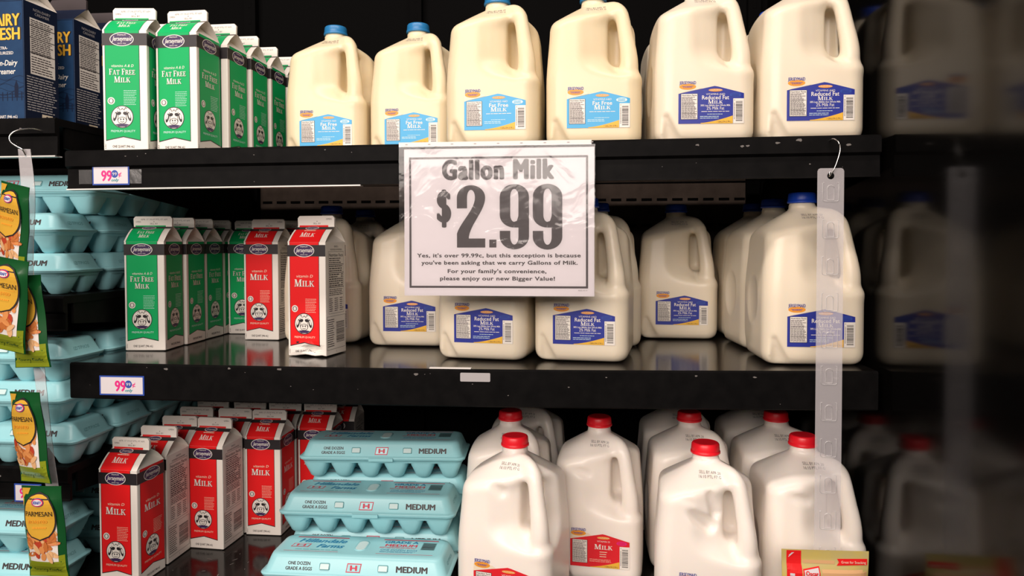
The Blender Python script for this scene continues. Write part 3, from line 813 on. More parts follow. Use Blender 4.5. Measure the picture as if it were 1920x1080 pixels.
for (x, y, a, l) in [
    (.080, .055, 6, 'green fat free milk carton at the far left of the top shelf'),
    (.076, .140, 3, 'green carton hidden behind the leftmost carton of the top shelf'),
    (.158, .076, -2, 'front green fat free milk carton, second from left on the top shelf'),
    (.170, .152, -1, 'second green carton back in the long top-shelf row'),
    (.175, .227, 0, 'third green carton back in the long top-shelf row'),
    (.179, .302, 0, 'fourth green carton back in the long top-shelf row'),
    (.181, .377, 0, 'fifth green carton back in the long top-shelf row'),
    (.182, .452, 0, 'sixth and last green carton back in the long top-shelf row')]:
    carton('green', 'milk', x, y, ZT(x)+.0008, a, l, gg)
gg = 'green quart cartons on the middle shelf'
for (x, y, a, l) in [
    (.041, .160, 5, 'front green fat free milk carton at the left end of the middle shelf'),
    (.041, .236, 2, 'second green carton back from the left end of the middle shelf'),
    (.038, .312, 0, 'third green carton back from the left end of the middle shelf'),
    (.036, .388, 0, 'fourth green carton back from the left end of the middle shelf'),
    (.108, .402, 2, 'green milk carton half hidden behind the red one on the middle shelf')]:
    carton('green', 'milk', x, y, ZM(x)+.0008, a, l, gg)
gr = 'red quart cartons on the middle shelf'
carton('red', 'facts', .184, .318, ZM(.17)+.0008, -2, 'red milk carton on the middle shelf, standing against the green one', gr)
carton('red', 'facts', .200, .396, ZM(.19)+.0008, 0, 'red carton hidden behind the red one beside the green middle-shelf carton', gr)
lone = carton('red', 'facts', .352, .130, ZM(.35)+.0008, -9, 'lone red milk carton with crumpled base near the middle shelf edge', gr)
for c in lone.children:
    if c.name.startswith('carton_body'): c.data = crumple(c.data)
gr = 'red quart cartons on the bottom deck'
for (s, x, y, a, l) in [
    ('milk', .045, .080, -4, 'frontmost red milk carton at the far left of the bottom deck'),
    ('facts', .047, .158, -2, 'red carton second in the leftmost bottom column, nutrition panel showing'),
    ('facts', .043, .233, 0, 'red carton third in the leftmost bottom column'),
    ('milk', .035, .308, 0, 'red carton fourth in the leftmost bottom column'),
    ('milk', .030, .383, 0, 'red carton last in the leftmost bottom column, under the shelf edge'),
    ('facts', .116, .226, -4, 'red carton at the front of the second bottom column, nutrition panel right'),
    ('facts', .119, .301, 0, 'red carton second in the second bottom column'),
    ('milk', .114, .376, 0, 'red carton third in the second bottom column, under the shelf edge'),
    ('milk', .192, .295, 0, 'red carton at the front of the third bottom column, milk panel on both sides'),
    ('milk', .192, .371, 0, 'red carton behind the front one of the third bottom column'),
    ('milk', .268, .368, 0, 'red carton behind the left end of the top centre egg carton'),
    ('facts', .290, .446, 0, 'red carton deepest right, behind the one by the egg cartons')]:
    carton('red', s, x, y, ZB+.0008, a, l, gr)

# ------------------------------------------------------------------ blue creamer cartons (upper left)
def creamer_meshes():
    mb = MB(); h = CW/2; mb.loft([rrect(h-.0016, h-.0016, .0016, 0, 2), rrect(h, h, .0016, .0012, 2), rrect(h, h, .0016, CS, 2)], 'carton_blue', False)
    p = Pr(); c = CW*.44
    p.text('DAIRY', c+.003, .150, .0180, 'ink_black', 2, w=.0600, bold=.11); p.text('DAIRY', c+.003, .150, .0180, 'ink_yellow', 3, w=.0575, bold=.05)
    p.text('FRESH', c+.003, .128, .0180, 'ink_black', 2, w=.0600, bold=.11); p.text('FRESH', c+.003, .128, .0180, 'ink_yellow', 3, w=.0575, bold=.05)
    p.text('ULTRA-', c, .1125, .0045, 'carton_white', 2, w=.020, bold=.02); p.text('PASTEURIZED', c, .1045, .0045, 'carton_white', 2, w=.040, bold=.02)
    p.text('Non-Dairy', c+.004, .087, .0085, 'carton_white', 2, w=.044, shear=.2, bold=.02); p.text('Creamer', c+.004, .0735, .0085, 'carton_white', 2, w=.036, shear=.2, bold=.02)
    p.text('ONE QUART (946 mL)', c, .0035, .0045, 'carton_white', 2, w=.050, bold=.01)
    for q in range(5): p.line([(CW*.02+CW*.96*i/10, .067-.006*q+.0035*math.sin(i*.9+q*1.7)) for i in range(11)], .0006, 'carton_navy', 1)
    for q in (.036, .041): p.rect(.002, q, CW-.002, q+.0009, 'carton_navy', 1)
    for q in range(8): p.rect(.004+q*.0085, .031, .0055+q*.0085, .045, 'carton_navy', 1)
    p.poly([(.052, .036), (.058, .036), (.0585, .054), (.055, .064), (.0515, .054)], 'carton_navy', 1)
    p.frame(.001, .001, CW-.001, CS-.001, .0008, 'carton_navy', 1)
    p.plane(mb, (-h, -h, 0), (1, 0, 0), (0, 0, 1)); p.plane(mb, (h, h, 0), (-1, 0, 0), (0, 0, 1))
    s = Pr(); a, b = .17*CW, .90*CW
    s.rect(.0, .0, CW, CS, 'carton_navy', 1)
    s.text('NON-DAIRY', (a+b)/2, .178, .0042, 'shelf_tag_grey', 2, w=.036); s.text('CREAMER', (a+b)/2, .1715, .0042, 'shelf_tag_grey', 2, w=.030)
    s.rect(a, .076, b, .166, 'carton_white', 2); s.lines(a+.002, .108, b-.002, .164, 18, 'ink_charcoal', 3, .5, .2)
    for z in (.153, .134, .110): s.rect(a, z, b, z+.0012, 'ink_black', 3)
    s.lines(a+.002, .078, b-.002, .106, 7, 'ink_charcoal', 3, .4, .3)
    s.lines(.06*CW, .016, .94*CW, .073, 14, 'shelf_tag_grey', 2, .42, .2)
    s.rect(.48*CW, .004, .80*CW, .0145, 'ink_cream', 2); s.text('B', .64*CW, .0055, .0065, 'ink_black', 3, bold=.04)
    s.plane(mb, (h, -h, 0), (0, 1, 0), (0, 0, 1)); s.plane(mb, (-h, h, 0), (0, -1, 0), (0, 0, 1))
    rf = MB(); t = .0022
    for sg in (1, -1):
        rf.add([(-h, -sg*h, CS), (h, -sg*h, CS), (h, -sg*t, CR), (-h, -sg*t, CR)], [(0, 1, 2, 3)], 'carton_navy')
        ap = (sg*(h-.024), 0, CR-.002)
        rf.add([(sg*h, -h, CS), (sg*h, h, CS), ap], [(0, 1, 2)], 'carton_white')
        for q in (-1, 1): rf.add([(sg*h, q*h, CS), (sg*h, q*t, CR), ap], [(0, 1, 2)], 'carton_white')
    f = MB(); prof = [(-h+.001, CR), (h-.001, CR), (h-.0005, CF-.004), (h-.004, CF), (-h+.004, CF), (-h+.0005, CF-.004)]
    f.loft([[(x, y_, z) for x, z in prof] for y_ in (-t, t)], 'ink_charcoal', False)
    return mb.mesh('carton_body'), rf.mesh('gable_top'), f.mesh('sealing_fin')
b_, r_, f_ = creamer_meshes()
t0 = thing('creamer_carton', 'dark blue non-dairy creamer carton at the front, cut by the picture edge', 'creamer carton', (-.113, .050, .3848), R(-3), 'blue creamer cartons')
obj('carton_body', b_, t0); ro = obj('gable_top', r_, t0); obj('sealing_fin', f_, ro)
dup(t0, 'dark blue creamer carton behind the front one, nearest the green cartons', (-.104, .150, .3848), R(-1))
dup(t0, 'dark blue creamer carton third back, only its edge showing', (-.098, .226, .3848), 0)
dup(t0, 'dark blue creamer carton deepest on the upper left shelf', (-.094, .302, .3848), 0)

# ------------------------------------------------------------------ egg cartons
EH = .0665
def egg_meshes():
    ld = MB(); F_ = 'foam_teal'
    ld.loft([rrect(.1520, .0535, .013, .0372), rrect(.1525, .0540, .013, .0382), rrect(.1525, .0540, .013, .0396), rrect(.1485, .0500, .013, .0404),
             rrect(.1470, .0485, .013, .0420), rrect(.1405, .0420, .014, .0605), rrect(.1388, .0400, .014, .0640), rrect(.1362, .0374, .013, .0658), rrect(.1320, .0335, .012, .0665)], F_)
    ld.box(-.022, .022, -.0565, -.052, .0340, .0396, F_)
    # oblong finger pad on the lid
    ld.loft([rrect(.0100, .0190, .0095, .0662), rrect(.0100, .0190, .0095, .0670), rrect(.0085, .0175, .0083, .0672)], F_); ld.loft([rrect(.0082, .0172, .008, .0668), rrect(.0076, .0165, .0074, .0674)], 'foam_light')
    o = Vector((0, -.0485, .0420)); v = Vector((0, .0065, .0185)).normalized(); u = Vector((1, 0, 0)); n = u.cross(v)
    at = lambda a, b, d: o + u*a + v*b + n*d
    for cx in (-.047, .047):
        rg = lambda hx, hy, r, d: [at(cx+x, .0095+y, d) for x, y, _ in rrect(hx, hy, r, 0, 3)]
        ld.loft([rg(.0085, .0055, .002, -.0005), rg(.0083, .0053, .002, .0008), rg(.0070, .0040, .0015, .0009)], 'foam_emboss', True, False, False)
        ld.add([at(cx-.007, .0055, .0026), at(cx+.007, .0055, .0026), at(cx+.007, .0135, .0006), at(cx-.007, .0135, .0006), at(cx-.007, .0055, .0), at(cx+.007, .0055, .0)],
               [(0, 1, 2, 3), (4, 5, 1, 0), (4, 0, 3), (5, 2, 1)], 'foam_light')  # inside of the latch slot: caught light put into paler colour and wedge shape
    p = Pr()
    p.text('ONE DOZEN', -.089, .0108, .0048, 'ink_charcoal', 1, w=.036, bold=.045); p.text('GRADE A EGGS', -.089, .0030, .0048, 'ink_charcoal', 1, w=.043, bold=.045)
    p.text('MEDIUM', .093, .0050, .0085, 'ink_charcoal', 1, w=.049, bold=.085)
    p.poly([(-.0125, .002), (.0105, .002), (.0125, .0155), (-.0105, .0155)], 'foam_print_red', 1); p.poly([(-.0110, .0034), (.0093, .0034), (.0110, .0141), (-.0092, .0141)], F_, 2)
    p.text('H', .0, .0052, .0070, 'foam_print_red', 3, w=.010, bold=.13)
    p.plane(ld, o, u, v, .00025)
    q = Pr(); q.text('MEDIUM', .0, .004, .0085, 'ink_charcoal', 1, w=.050, bold=.035); q.plane(ld, (-.06, .0485, .042), (-1, 0, 0), (0, -.0065, .0185), .00025)
    tp = Pr()
    tp.rect(-.118, .0255, -.030, .0285, 'foam_print_red', 1)
    tp.text('Hillandale', -.070, .0075, .0125, 'foam_print_blue', 1, w=.078, shear=.35, bold=.06); tp.text('Farms', -.052, -.0115, .0125, 'foam_print_blue', 1, w=.042, shear=.35, bold=.06)
    tp.poly([(-.116, -.012), (-.087, -.012), (-.085, .001), (-.114, .001)], 'foam_print_red', 1); tp.poly([(-.1145, -.0105), (-.0885, -.0105), (-.0866, -.0005), (-.1124, -.0005)], F_, 2); tp.text('H', -.1005, -.009, .007, 'foam_print_red', 3, w=.014, bold=.07)
    tp.rect(-.122, -.027, -.032, -.0260, 'foam_print_red', 1); tp.lines(-.105, -.022, -.030, -.019, 1, 'foam_emboss', 1, .6, .1)
    tp.rect(.030, .0255, .122, .0285, 'foam_print_red', 1)
    tp.text('GRADE A', .062, .0140, .0085, 'foam_print_blue', 1, w=.056, bold=.06); tp.text('MEDIUM', .064, .0015, .0085, 'foam_print_red', 1, w=.052, bold=.07)
    tp.lines(.030, -.0055, .094, -.0005, 2, 'foam_print_red', 1, .45, .1); tp.text('ONE DOZEN EGGS', .064, -.0145, .0055, 'foam_print_blue', 1, w=.060); tp.lines(.034, -.0215, .092, -.0165, 2, 'foam_print_blue', 1, .35, .1)
    tp.rect(.030, -.027, .122, -.0260, 'foam_print_red', 1)
    tp.rect(.098, -.008, .121, .020, 'foam_emboss', 1); tp.bars(.099, -.007, .120, .018, 'ink_charcoal', 2, 20)
    tp.plane(ld, (0, 0, .0665), (1, 0, 0), (0, 1, 0), .00018)
    sd = Pr(); sd.text('IZ/TP/IOS', .0, .006, .0052, 'foam_emboss', 1, w=.036); sd.plane(ld, (.1470, 0, .0420), (0, 1, 0), (-.0065, 0, .0185), .00025)
    tr = MB()
    tr.loft([rrect(.1465, .0485, .014, .0290), rrect(.1490, .0505, .014, .0345), rrect(.1515, .0530, .013, .0352), rrect(.1515, .0530, .013, .0368)], F_)
    for i in range(6):
        for j in range(2):
            cx, cyy = -.1225 + .049*i, -.0245 + .049*j
            tr.loft([rrect(.0100, .0110, .007, .0, 3, cx, cyy), rrect(.0130, .0140, .009, .0026, 3, cx, cyy), rrect(.0165, .0175, .011, .0110, 3, cx, cyy), rrect(.0215, .0220, .010, .0240, 3, cx, cyy), rrect(.0238, .0240, .008, .0345, 3, cx, cyy)], F_, True, True, False)
    return ld.mesh('lid'), tr.mesh('tray')
lid_m, tray_m = egg_meshes()
EP = []
def eggs(xr, yf, z, deg, label, group):
    """xr: right end of the rim, yf: its front"""
    a = R(deg); x = xr - .1525*math.cos(a); y = yf + .054 - .1525*math.sin(a)
    if EP: return dup(EP[0], label, (x, y, z), a, group)
    t = thing('egg_carton', label, 'egg carton', (x, y, z), a, group)
    obj('tray', tray_m, t); obj('lid', lid_m, t); EP.append(t); return t
ge = 'egg cartons stepped in the centre of the bottom deck'
eggs(.596, .022, ZB+.0005, 0, 'teal egg carton lowest and nearest in the centre, cut by the picture bottom', ge)
eggs(.590, .112, ZB+.0005+EH, 1.0, 'teal egg carton in the middle step of the centre stack', ge)
eggs(.589, .212, ZB+.0005+2*EH, 3.0, 'teal egg carton on top of the centre stack', ge)
eggs(.594, .133, ZB+.0005, 1, 'teal egg carton under the middle step of the centre stack', ge)
eggs(.596, .244, ZB+.0005, 1, 'teal egg carton at the base of the centre stack, furthest back', ge)
eggs(.594, .226, ZB+.0005+EH, 2, 'teal egg carton directly under the topmost one of the centre stack', ge)
ge = 'egg cartons on the upper left shelf'
b0 = .1055
for (xr, yf, k, a, l) in [
    (-.026, .020, 0, 0, 'bottom front egg carton of the upper left stack, behind the hanging packets'),
    (-.022, .131, 0, 0, 'bottom egg carton one row back in the upper left stack'),
    (-.022, .242, 0, 0, 'bottom egg carton two rows back in the upper left stack'),
    (-.040, .026, 1, 0, 'middle layer front egg carton of the upper left stack'),
    (-.034, .137, 1, 0, 'middle layer egg carton one row back in the upper left stack'),
    (-.030, .248, 1, 0, 'middle layer egg carton two rows back in the upper left stack'),
    (-.012, .075, 2, 0, 'top layer front egg carton tucked under the upper shelf end'),
    (-.012, .186, 2, 0, 'top layer egg carton one row back in the upper left stack'),
    (-.012, .297, 2, 0, 'top layer egg carton deepest in the upper left stack')]:
    eggs(xr, yf, b0+k*EH, a, l, ge)
ge = 'egg cartons on the lower left shelf'
b0 = -.1655
for (xr, yf, k, a, l) in [
    (.004, -.004, 0, 0, 'bottom front egg carton of the middle left stack, end by the red cartons'),
    (.004, .107, 0, 0, 'bottom egg carton one row back in the middle left stack'),
    (.000, .218, 0, 0, 'bottom egg carton two rows back in the middle left stack'),
    (-.002, .329, 0, 0, 'bottom egg carton deepest in the middle left stack'),
    (-.012, -.010, 1, 0, 'second layer front egg carton of the middle left stack'),
    (-.010, .101, 1, 0, 'second layer egg carton one row back in the middle left stack'),
    (-.010, .212, 1, 0, 'second layer egg carton two rows back in the middle left stack'),
    (-.010, -.006, 2, 0, 'top front egg carton of the middle left stack, beside the green cartons'),
    (-.006, .105, 2, 0, 'top egg carton one row back in the middle left stack')]:
    eggs(xr, yf, b0+k*EH, a, l, ge)
ge = 'egg cartons at the bottom left'
for (xr, yf, k, a, l) in [
    (-.030, -.020, 0, 0, 'lowest egg carton at the bottom left corner of the picture'),
    (-.028, -.014, 1, 0, 'upper egg carton at bottom left with bright lid, behind the lowest packet'),
    (.006, .140, 0, 0, 'egg carton low behind the frontmost red carton at bottom left'),
    (.006, .142, 1, 0, 'bright lidded egg carton showing just left of the frontmost red carton')]:
    eggs(xr, yf, ZB+.0005+k*EH, a, l, ge)

# ------------------------------------------------------------------ price sign
def arcpts(cx, cy, rx, ry, a0, a1, n=14): return [(cx+rx*math.cos(R(a0+(a1-a0)*k/n)), cy+ry*math.sin(R(a0+(a1-a0)*k/n))) for k in range(n+1)]
def band(p, outer, inner, m, L):
    for i in range(len(outer)-1): p.poly([outer[i], outer[i+1], inner[i+1], inner[i]], m, L)
def nine(p, x, y, W, H, m, L):
    """heavy condensed 9: closed upper bowl, open hook below"""
    r = W/2; cx = x+r; s = W*.36; rb = r*.86; ri = r-s
    yt = y+H; yb = y; ym = y + H*.335   # underside of the bowl
    top_o = arcpts(cx, yt-rb, r, rb, 180, 0); top_i = arcpts(cx, yt-rb-.0, ri, rb*.62, 180, 0)
    band(p, top_o, top_i, m, L)
    p.rect(x, ym+rb, x+s, yt-rb, m, L); p.rect(x+W-s, y+rb, x+W, yt-rb, m, L)
    bo = arcpts(cx, ym+rb, r, rb, 180, 268, 10); bi = arcpts(cx, ym+rb, ri, rb*.55, 180, 270, 10); band(p, bo, bi, m, L)
    q = [(cx-.0003, ym), (x+W-s, ym), (x+W-s, ym+rb*1.2), (cx+ri*.98, ym+rb*.9), (cx+ri*.6, ym+rb*.52), (cx-.0003, ym+rb*.45)]; p.poly(q, m, L)
    lo_o = arcpts(cx, y+rb, r, rb, 180, 360); lo_i = arcpts(cx, y+rb, ri, rb*.62, 180, 360); band(p, lo_o, lo_i, m, L)
    p.rect(x, y+rb, x+s, y+H*.285, m, L)
def two(p, x, y, W, H, m, L):
    r = W/2; cx = x+r; s = W*.36; rb = r*.86; ri = r-s; yt = y+H
    band(p, arcpts(cx, yt-rb, r, rb, 180, 0), arcpts(cx, yt-rb, ri, rb*.62, 180, 0), m, L)
    p.rect(x, y+H*.63, x+s, yt-rb, m, L)
    n = 14; A = []; B = []
    for k in range(n+1):
        t = k/n; yy = (yt-rb)*(1-t) + (y+H*.13)*t
        e = t*t*(3-2*t)
        A.append((x+W - (W-s*1.12)*e*.98, yy)); B.append((x+W-s - (W-s)*min(1, e*1.06), yy))
    band(p, A, B, m, L)
    p.rect(x, y, x+W, y+H*.145, m, L)
sg = thing('price_sign', 'white paper sign reading Gallon Milk $2.99 hung from the top shelf', 'sign', (.5395, -.0135, .3255))
PW, PH = .2794, .2159
sp_ = MB(); p = Pr()
nx, nz = 14, 10
bow = lambda a, b: .0022*math.sin(a/PW*math.pi*1.5+.4)*(-b/PH) - .0035*(b/PH)**2
p.rect(0, -PH, PW, 0, 'paper_white', 0, nx, nz)
k = 'ink_charcoal'; F0, F1, G0, G1 = .0075, PW-.009, -PH+.0115, -.0120
p.frame(F0, G0, F1, G1, .0030, k, 1)
# px helper: paper pixel grid of the photograph's close-up (1226 x 950 over the sheet)
PX = lambda a: (a-108)/1224*PW
PY = lambda b: -(b-90)/935*PH
p.text('Gallon Milk', PX(718), PY(283), (283-165)/935*PH, k, 1, w=PX(1070)-PX(364), over=.0021, sp=1.16, res=6)
two(p, PX(452), PY(718), PX(636)-PX(452), PY(322)-PY(718), k, 1)
p.rect(PX(662), PY(718), PX(708), PY(668), k, 1)
nine(p, PX(730), PY(730), PX(918)-PX(730), PY(318)-PY(730), k, 1); nine(p, PX(942), PY(732), PX(1130)-PX(942), PY(318)-PY(732), k, 1)
p.text('$', PX(368), PY(552), (552-355)/935*PH, k, 1, w=PX(408)-PX(330), over=.0018, res=6)
for t_, y_, a, b in (('Yes, it\'s over 99.99c, but this exception is because', 780, 192, 1245), ('you\'ve been asking that we carry Gallons of Milk.', 826, 220, 1226),
                     ('For your family\'s convenience,', 880, 392, 1028), ('please enjoy our new Bigger Value!', 926, 342, 1082)):
    p.text(t_, PX((a+b)/2), PY(y_), .0054, k, 1, w=PX(b)-PX(a), over=.00032, sp=1.08, res=3)
p.text('AD2.15.11', PX(1258), PY(992), .0018, 'ink_grey', 1, w=.013)
p.onto(sp_, lambda a, b, L: Vector((a, bow(a, b) - .00022*L, b)))
obj('paper', sp_, sg)
sl = MB(); q = Pr(); q.rect(-.0075, -PH-.002, PW+.0012, .004, 'clear_sleeve', 0, nx, nz); q.onto(sl, lambda a, b, L: Vector((a, bow(a, b)-.0016, b)))
obj('clear_sleeve', sl, sg)
st = MB(); st.box(-.0075, PW-.004, -.0012, .0074, .0035, .0100, 'white_trim')
tp = Pr()
for i in range(9): tp.ell(.004+i*.034, .0068, .0022, .0008, 'shelf_tag_grey', 1, 10)
tp.plane(st, (0, -.0012, 0), (1, 0, 0), (0, 0, 1), .0002)
obj('hanger_strip', st, sg)

# ------------------------------------------------------------------ shelf price tags and blank labels
def price_tag(name, label, x, z, W, H, y, tape, small=False):
    t = thing('price_tag', label, 'price tag', (x, y, z), 0, 'price tags on the shelf edges')
    c = MB(); c.box(0, W, -.0012, 0, -H, 0, 'ink_blue'); p = Pr()
    e = .0022; p.rect(e, -H+e, W-e, -e, 'paper_white', 1)
    hh = H*.52; y0 = -H*.78; cx = W*.39 if not small else W*.47
    p.text('99', cx, y0, hh, 'ink_pink', 2, w=hh*1.05, bold=.045, res=4)
    p.ell(cx+hh*.85, y0+hh*.68, hh*.36, hh*.38, 'ink_blue', 2, 18); p.text('99', cx+hh*.85, y0+hh*.52, hh*.30, 'paper_white', 3, w=hh*.46, bold=.02)
    p.text('\u00a2', cx+hh*1.40, y0+hh*.45, hh*.42, 'ink_pink', 2, w=hh*.30, bold=.03)
    p.text('only', cx+hh*.85, y0-hh*.05, hh*.28, 'ink_teal', 3, w=hh*.75, shear=.3, bold=.02)
    p.plane(c, (0, -.0012, 0), (1, 0, 0), (0, 0, 1), .0002)
    obj('card', c, t)
    if tape:
        for a, b in ((-.022, -.001), (W+.001, W+.020)):
            q = MB(); q.box(a, b, -.0016, -.0008, -H+.002, -.006, 'clear_tape'); obj('tape', q, t)
price_tag('a', 'blue edged 99 cent tag taped to the top shelf under green cartons', .043, .3085, .0605, .0300, -.0022, True)
price_tag('b', 'blue edged 99 cent tag on the middle shelf edge above red cartons', .050, -.0185, .0735, .0305, -.0045, False, True)
price_tag('c', 'blue edged price tag half hidden by packets on the lower left shelf', -.097, -.193, .046, .0290, -.0045, False)
sk = MB()
n = 4; sk.loft([[(x, y_, z) for x, z in [(q[0]+.643, q[1]+dmid(.64)-.0108) for q in rrect(.0225, .0065, .0015, 0, 3)]] for y_ in (-.0052, -.0040)], 'shelf_tag_grey', False)
tag(obj('blank_label', sk), 'blank grey sticker on the middle shelf edge below the price sign', 'sticker')
sk = MB(); sk.box(.573, .636, -.002, .006, dmid(.6)+.0008, dmid(.6)+.0022, 'white_trim')
tag(obj('paper_strip', sk), 'thin white strip lying on the middle shelf edge below the price sign', 'strip')

# ------------------------------------------------------------------ clear clip strip at the right
cs = thing('clip_strip', 'frosted clear hanging strip on a hook at the right', 'clip strip', (1.1425, -.0300, .2890))
SWD, SL = .0355, .560
sb = MB()
hr = .0048; hc = -.0105
arcL = [(hr*math.cos(R(a)), hc+hr*math.sin(R(a))) for a in range(90, 271, 15)]
hx = SWD/2
L_ = [(-hx, -SL), (-hx, -.004), (-hx+.0015, -.001), (-hx+.004, 0), (0, 0)] + arcL + [(0, -SL)]
Rr = [(-x, z) for x, z in L_][::-1]
for poly in (L_, Rr):
    n = len(poly); sb.add([(x, y_, z) for y_ in (-.0004, .0004) for x, z in poly], [tuple(range(n)), tuple(range(n, 2*n))[::-1]], 'frosted_strip')
obj('strip_body', sb, cs)
tm = MB()
def rib(pts): 
    tm.tube([(x, -.0008, z) for x, z in pts], .00042, 'strip_rib', 6)
U = lambda w_, h0, h1, r: [(-w_, h1)] + [(-w_, h0+r)] + [(-w_+r-r*math.cos(R(a)), h0+r-r*math.sin(R(a))) for a in (30, 60, 90)] + [(w_-r+r*math.sin(R(a)), h0+r-r*math.cos(R(a))) for a in (0, 30, 60, 90)] + [(w_, h1)]
rib(U(.0108, -.012, .013, .003))
rib([(-x, -z) for x, z in U(.0045, -.010, .010, .004)]); rib([(-.0045, -.0102), (.0045, -.0102)])
rib([(-.0108, .013), (-.0088, .0135)]); rib([(.0108, .013), (.0088, .0135)])
tme = tm.mesh('tab')
for i in range(11): obj('tab', tme, cs, (0, 0, -.0335 - .0508*i))
hk = MB(); hk.wire([(.006, .025, .041), (.0055, .014, .0415), (.0065, .004, .040), (.0095, -.003, .034), (.010, -.006, .024), (.006, -.006, .008), (.001, -.004, -.006), (-.001, .001, -.0100), (.0, .006, -.010), (.002, .009, -.004)], .0009, 'wire_steel'); obj('wire_hook', hk, cs)

# pillow-shaped bag with artwork on the front
def bag_body(W, H, T, m, nx=10, nz=16, seal=.06):
    mb = MB(); 
    def th(u, v):
        e = max(0.0, min(1.0, (v-seal)/.10))*max(0.0, min(1.0, (1-seal-v)/.10)); e = e*e*(3-2*e) if e < 1 else 1
        return T/2*e*(max(0.0, 1-abs(2*u-1)**2.6))**.6 + .0004
    for sg_ in (-1, 1):
        v = []; f = []
        for j in range(nz+1):
            for i in range(nx+1):
                u, q = i/nx, j/nz; wv = .0012*math.sin(9*q+3*u)
                v.append(((u-.5)*W*(1-.025*math.sin(math.pi*q)), sg_*th(u, q) + wv, (q-.5)*H))
        for j in range(nz):
            for i in range(nx):
                a = j*(nx+1)+i; f.append((a, a+1, a+nx+2, a+nx+1) if sg_ < 0 else (a, a+nx+1, a+nx+2, a+1))
        mb.add(v, f, m, True)
    bv = BVHTree.FromPolygons(mb.v, [tuple(x) for x in mb.f])
    def fn(a, b, L):
        h = bv.ray_cast(Vector((a, -.1, b)), Vector((0, 1, 0)))
        y = h[0].y if h[0] else 0.0
        return Vector((a, y - .0004 - .00022*L, b))
    return mb, fn
def fine(p, mx=.006):
    """split big rectangles so artwork follows a curved bag"""
    return p
BWd, BHt = .066, .138
def packet_mesh(seed):
    mb, fn = bag_body(BWd, BHt, .016, 'bag_green'); p = Pr(); rnd = random.Random(seed)
    a, b = -BWd/2, BWd/2
    p.rect(a+.002, -BHt/2+.001, b-.002, -BHt/2+.036, 'bag_lime', 1, 10, 6)
    p.rect(a+.010, -.042, b-.009, .022, 'bag_white', 2, 8, 8)
    cols = ['pasta_brown', 'pasta_orange', 'pasta_pale', 'pasta_red', 'pasta_orange', 'pasta_brown']
    for i in range(60):
        cx, cz = a+.014+rnd.random()*(BWd-.028), -.036+rnd.random()*.052
        if (cx/.026)**2 + ((cz+.010)/.031)**2 > 1.15: continue
        an = rnd.random()*3.1; l_, w_ = .0055+.0045*rnd.random(), .0032+.0024*rnd.random()
        p.ell(cx, cz, l_, w_, cols[rnd.randrange(6)], 3+i % 6, 9, an)
    p.poly([(b-.034, BHt/2-.002), (b-.034+.001, BHt/2-.020), (a+.004, BHt/2-.034), (a+.004, BHt/2-.006)], 'bag_yellow', 1) if False else None
    p.poly([(a+.002, BHt/2-.003), (a+.016, BHt/2-.003), (a+.002, BHt/2-.030)], 'bag_yellow', 1)
    for (rx, rz, m, L) in ((.0255, .0355, 'ink_black', 9), (.0236, .0335, 'bag_yellow', 10)):
        # oval in horizontal slices so it follows the pillow
        n = 14; ov, of = [], []
        for j in range(n):
            z0, z1 = -1+2*j/n, -1+2*(j+1)/n; x0, x1 = math.sqrt(max(0, 1-abs(z0)**2.4)), math.sqrt(max(0, 1-abs(z1)**2.4))
            for q in range(6):
                s0, s1 = -1+2*q/6, -1+2*(q+1)/6
                of.append(tuple(range(len(ov), len(ov)+4)))
                ov += [(x0*s0*rx, .026+z0*rz), (x0*s1*rx, .026+z0*rz), (x1*s1*rx, .026+z1*rz), (x1*s0*rx, .026+z1*rz)]
        p.items.append((ov, of, m, L))
    p.ell(0, .0475, .0105, .0062, 'ink_blue', 13, 18); p.ell(0, .0475, .0096, .0054, 'carton_red', 14.2, 18); p.ell(0, .0475, .0082, .0044, 'paper_white', 15.4, 18)
    p.text('KRAFT', 0, .0455, .0040, 'ink_blue', 17, w=.0135, bold=.05)
    p.text('PARMESAN', 0, .0270, .0072, 'ink_black', 14, w=.043)
    p.rect(-.019, .0240, .019, .0244, 'ink_orange', 14)
    p.text('ROASTED', -.002, .0165, .0046, 'ink_orange', 14, w=.030, bold=.02); p.lines(-.011, .0085, .011, .0115, 1, 'ink_orange', 14, .5, .05)
    p.text('Savory Garlic', .0, -.060, .0062, 'bag_green', 3, w=.046, shear=.2)
    p.onto(mb, fn)
    return mb.mesh('packet_body')
ls = thing('clip_strip', 'crumpled clear hanging strip at the left carrying green snack packets', 'clip strip', (-.033, -.050, .330), 0)
lb = MB(); pts = []
for i in range(41):
    t_ = i/40; pts.append((.042*t_*t_ + .0015*math.sin(t_*9), .004*math.sin(t_*13), -.56*t_, .0085 + .0012*math.sin(t_*17)))
v = []; f = []
for (x, y_, z, w_) in pts: v += [(x-w_, y_-.0004, z), (x+w_, y_+.003, z), (x+w_, y_+.0038, z), (x-w_, y_+.0004, z)]
for i in range(40):
    for j in range(4): f.append((4*i+j, 4*i+(j+1) % 4, 4*i+4+(j+1) % 4, 4*i+4+j))
lb.add(v, f, 'frosted_strip'); obj('strip_body', lb, ls)
lh = MB(); lh.wire([(-.004, .046, .0335), (-.010, .030, .0350), (-.0185, .012, .0300), (-.0225, .002, .0210), (-.0185, -.003, .0110), (-.0085, -.004, .0040), (.0005, -.003, -.0010), (.0015, .002, -.0080), (-.001, .006, -.0100)], .0012, 'wire_steel'); obj('wire_hook', lh, ls)
pm = [packet_mesh(3), packet_mesh(11)]
PP = []
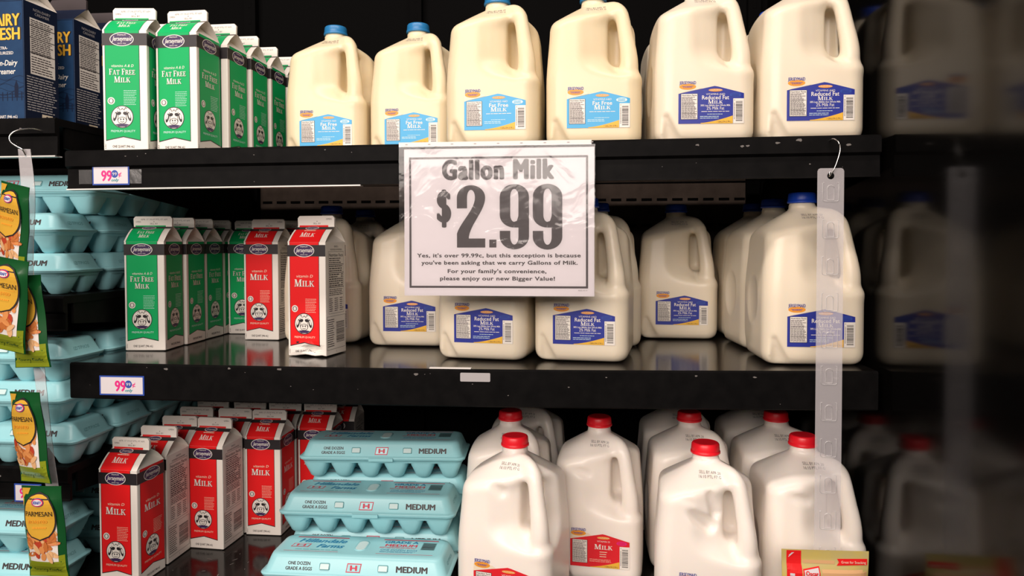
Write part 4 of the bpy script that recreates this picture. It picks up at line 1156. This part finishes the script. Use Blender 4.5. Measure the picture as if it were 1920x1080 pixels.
for (px, py, pz, rx, ry, rz, l, k) in [
    (-.030, -.075, .207, 4, 11, -18, 'highest green and yellow snack packet, tilted on the left strip', 0),
    (-.031, -.088, .099, 5, 9, -5, 'second snack packet from the top on the left strip, overlapping another', 1),
    (-.018, -.066, .072, 3, -3, -9, 'snack packet with lime band hanging partly behind the second one', 0),
    (-.015, -.070, -.100, 4, -3, -16, 'snack packet below the bare piece of the left strip', 1),
    (.014, -.080, -.236, 3, -2, -3, 'lowest snack packet on the left strip, in front of the egg cartons', 0)]:
    t = thing('snack_packet', l, 'snack packet', (px, py, pz), 0, 'green snack packets on the left strip', rot=(R(rx), R(ry), R(rz)))
    obj('packet_body', pm[k], t)

# yellow snack pack at the bottom of the right strip
YW, YH = .1165, .150
mb, fn = bag_body(YW, YH, .020, 'bag_gold', 12, 16, .10); p = Pr(); a, b, tt = -YW/2, YW/2, YH/2
p.rect(a+.0065, -tt+.004, a+.026, tt-.001, 'carton_red', 1, 8, 40)
p.rect(a+.052, -tt+.01, b-.004, tt-.024, 'pasta_pale', 1, 14, 30)
p.rect(a+.028, tt-.018, b-.046, tt-.0135, 'pasta_pale', 1, 14, 2)
p.poly([(b-.043, tt-.0105), (b-.003, tt-.0095), (b-.003, tt-.0180), (b-.044, tt-.0195), (b-.0405, tt-.0150)], 'carton_red', 5)
p.text('Great for Snacking', b-.0215, tt-.0160, .0033, 'ink_cream', 9, w=.033)
def slanted(x0, x1, z0, h0, h1, m, L, nx=8, ny=14):
    v = [(x0+(x1-x0)*q/nx, z0 + (h0+(h1-h0)*q/nx - z0)*k/ny) for k in range(ny+1) for q in range(nx+1)]
    p.items.append((v, [(k*(nx+1)+q, k*(nx+1)+q+1, (k+1)*(nx+1)+q+1, (k+1)*(nx+1)+q) for k in range(ny) for q in range(nx)], m, L))
slanted(a+.027, a+.049, tt-.055, tt-.0245, tt-.0205, 'carton_red', 4); slanted(a+.0285, a+.0475, tt-.054, tt-.0258, tt-.0222, 'paper_white', 6)
p.text('Oscar', a+.038, tt-.0315, .0056, 'carton_red', 10, w=.016, bold=.05)
p.line([(a+.010, tt-.008), (a+.014, tt-.004)], .0012, 'paper_white', 4); p.line([(a+.009, tt-.010), (a+.016, tt-.0035)], .0007, 'paper_white', 4)
p.rect(a+.010, tt-.034, a+.016, tt-.0305, 'paper_white', 5)
p.onto(mb, fn)
yt = thing('snack_pack', 'yellow and red snack pack hanging at the bottom of the right strip', 'snack pack', (1.1335, -.048, -.2360-YH/2), R(1.5))
obj('packet_body', mb, yt)
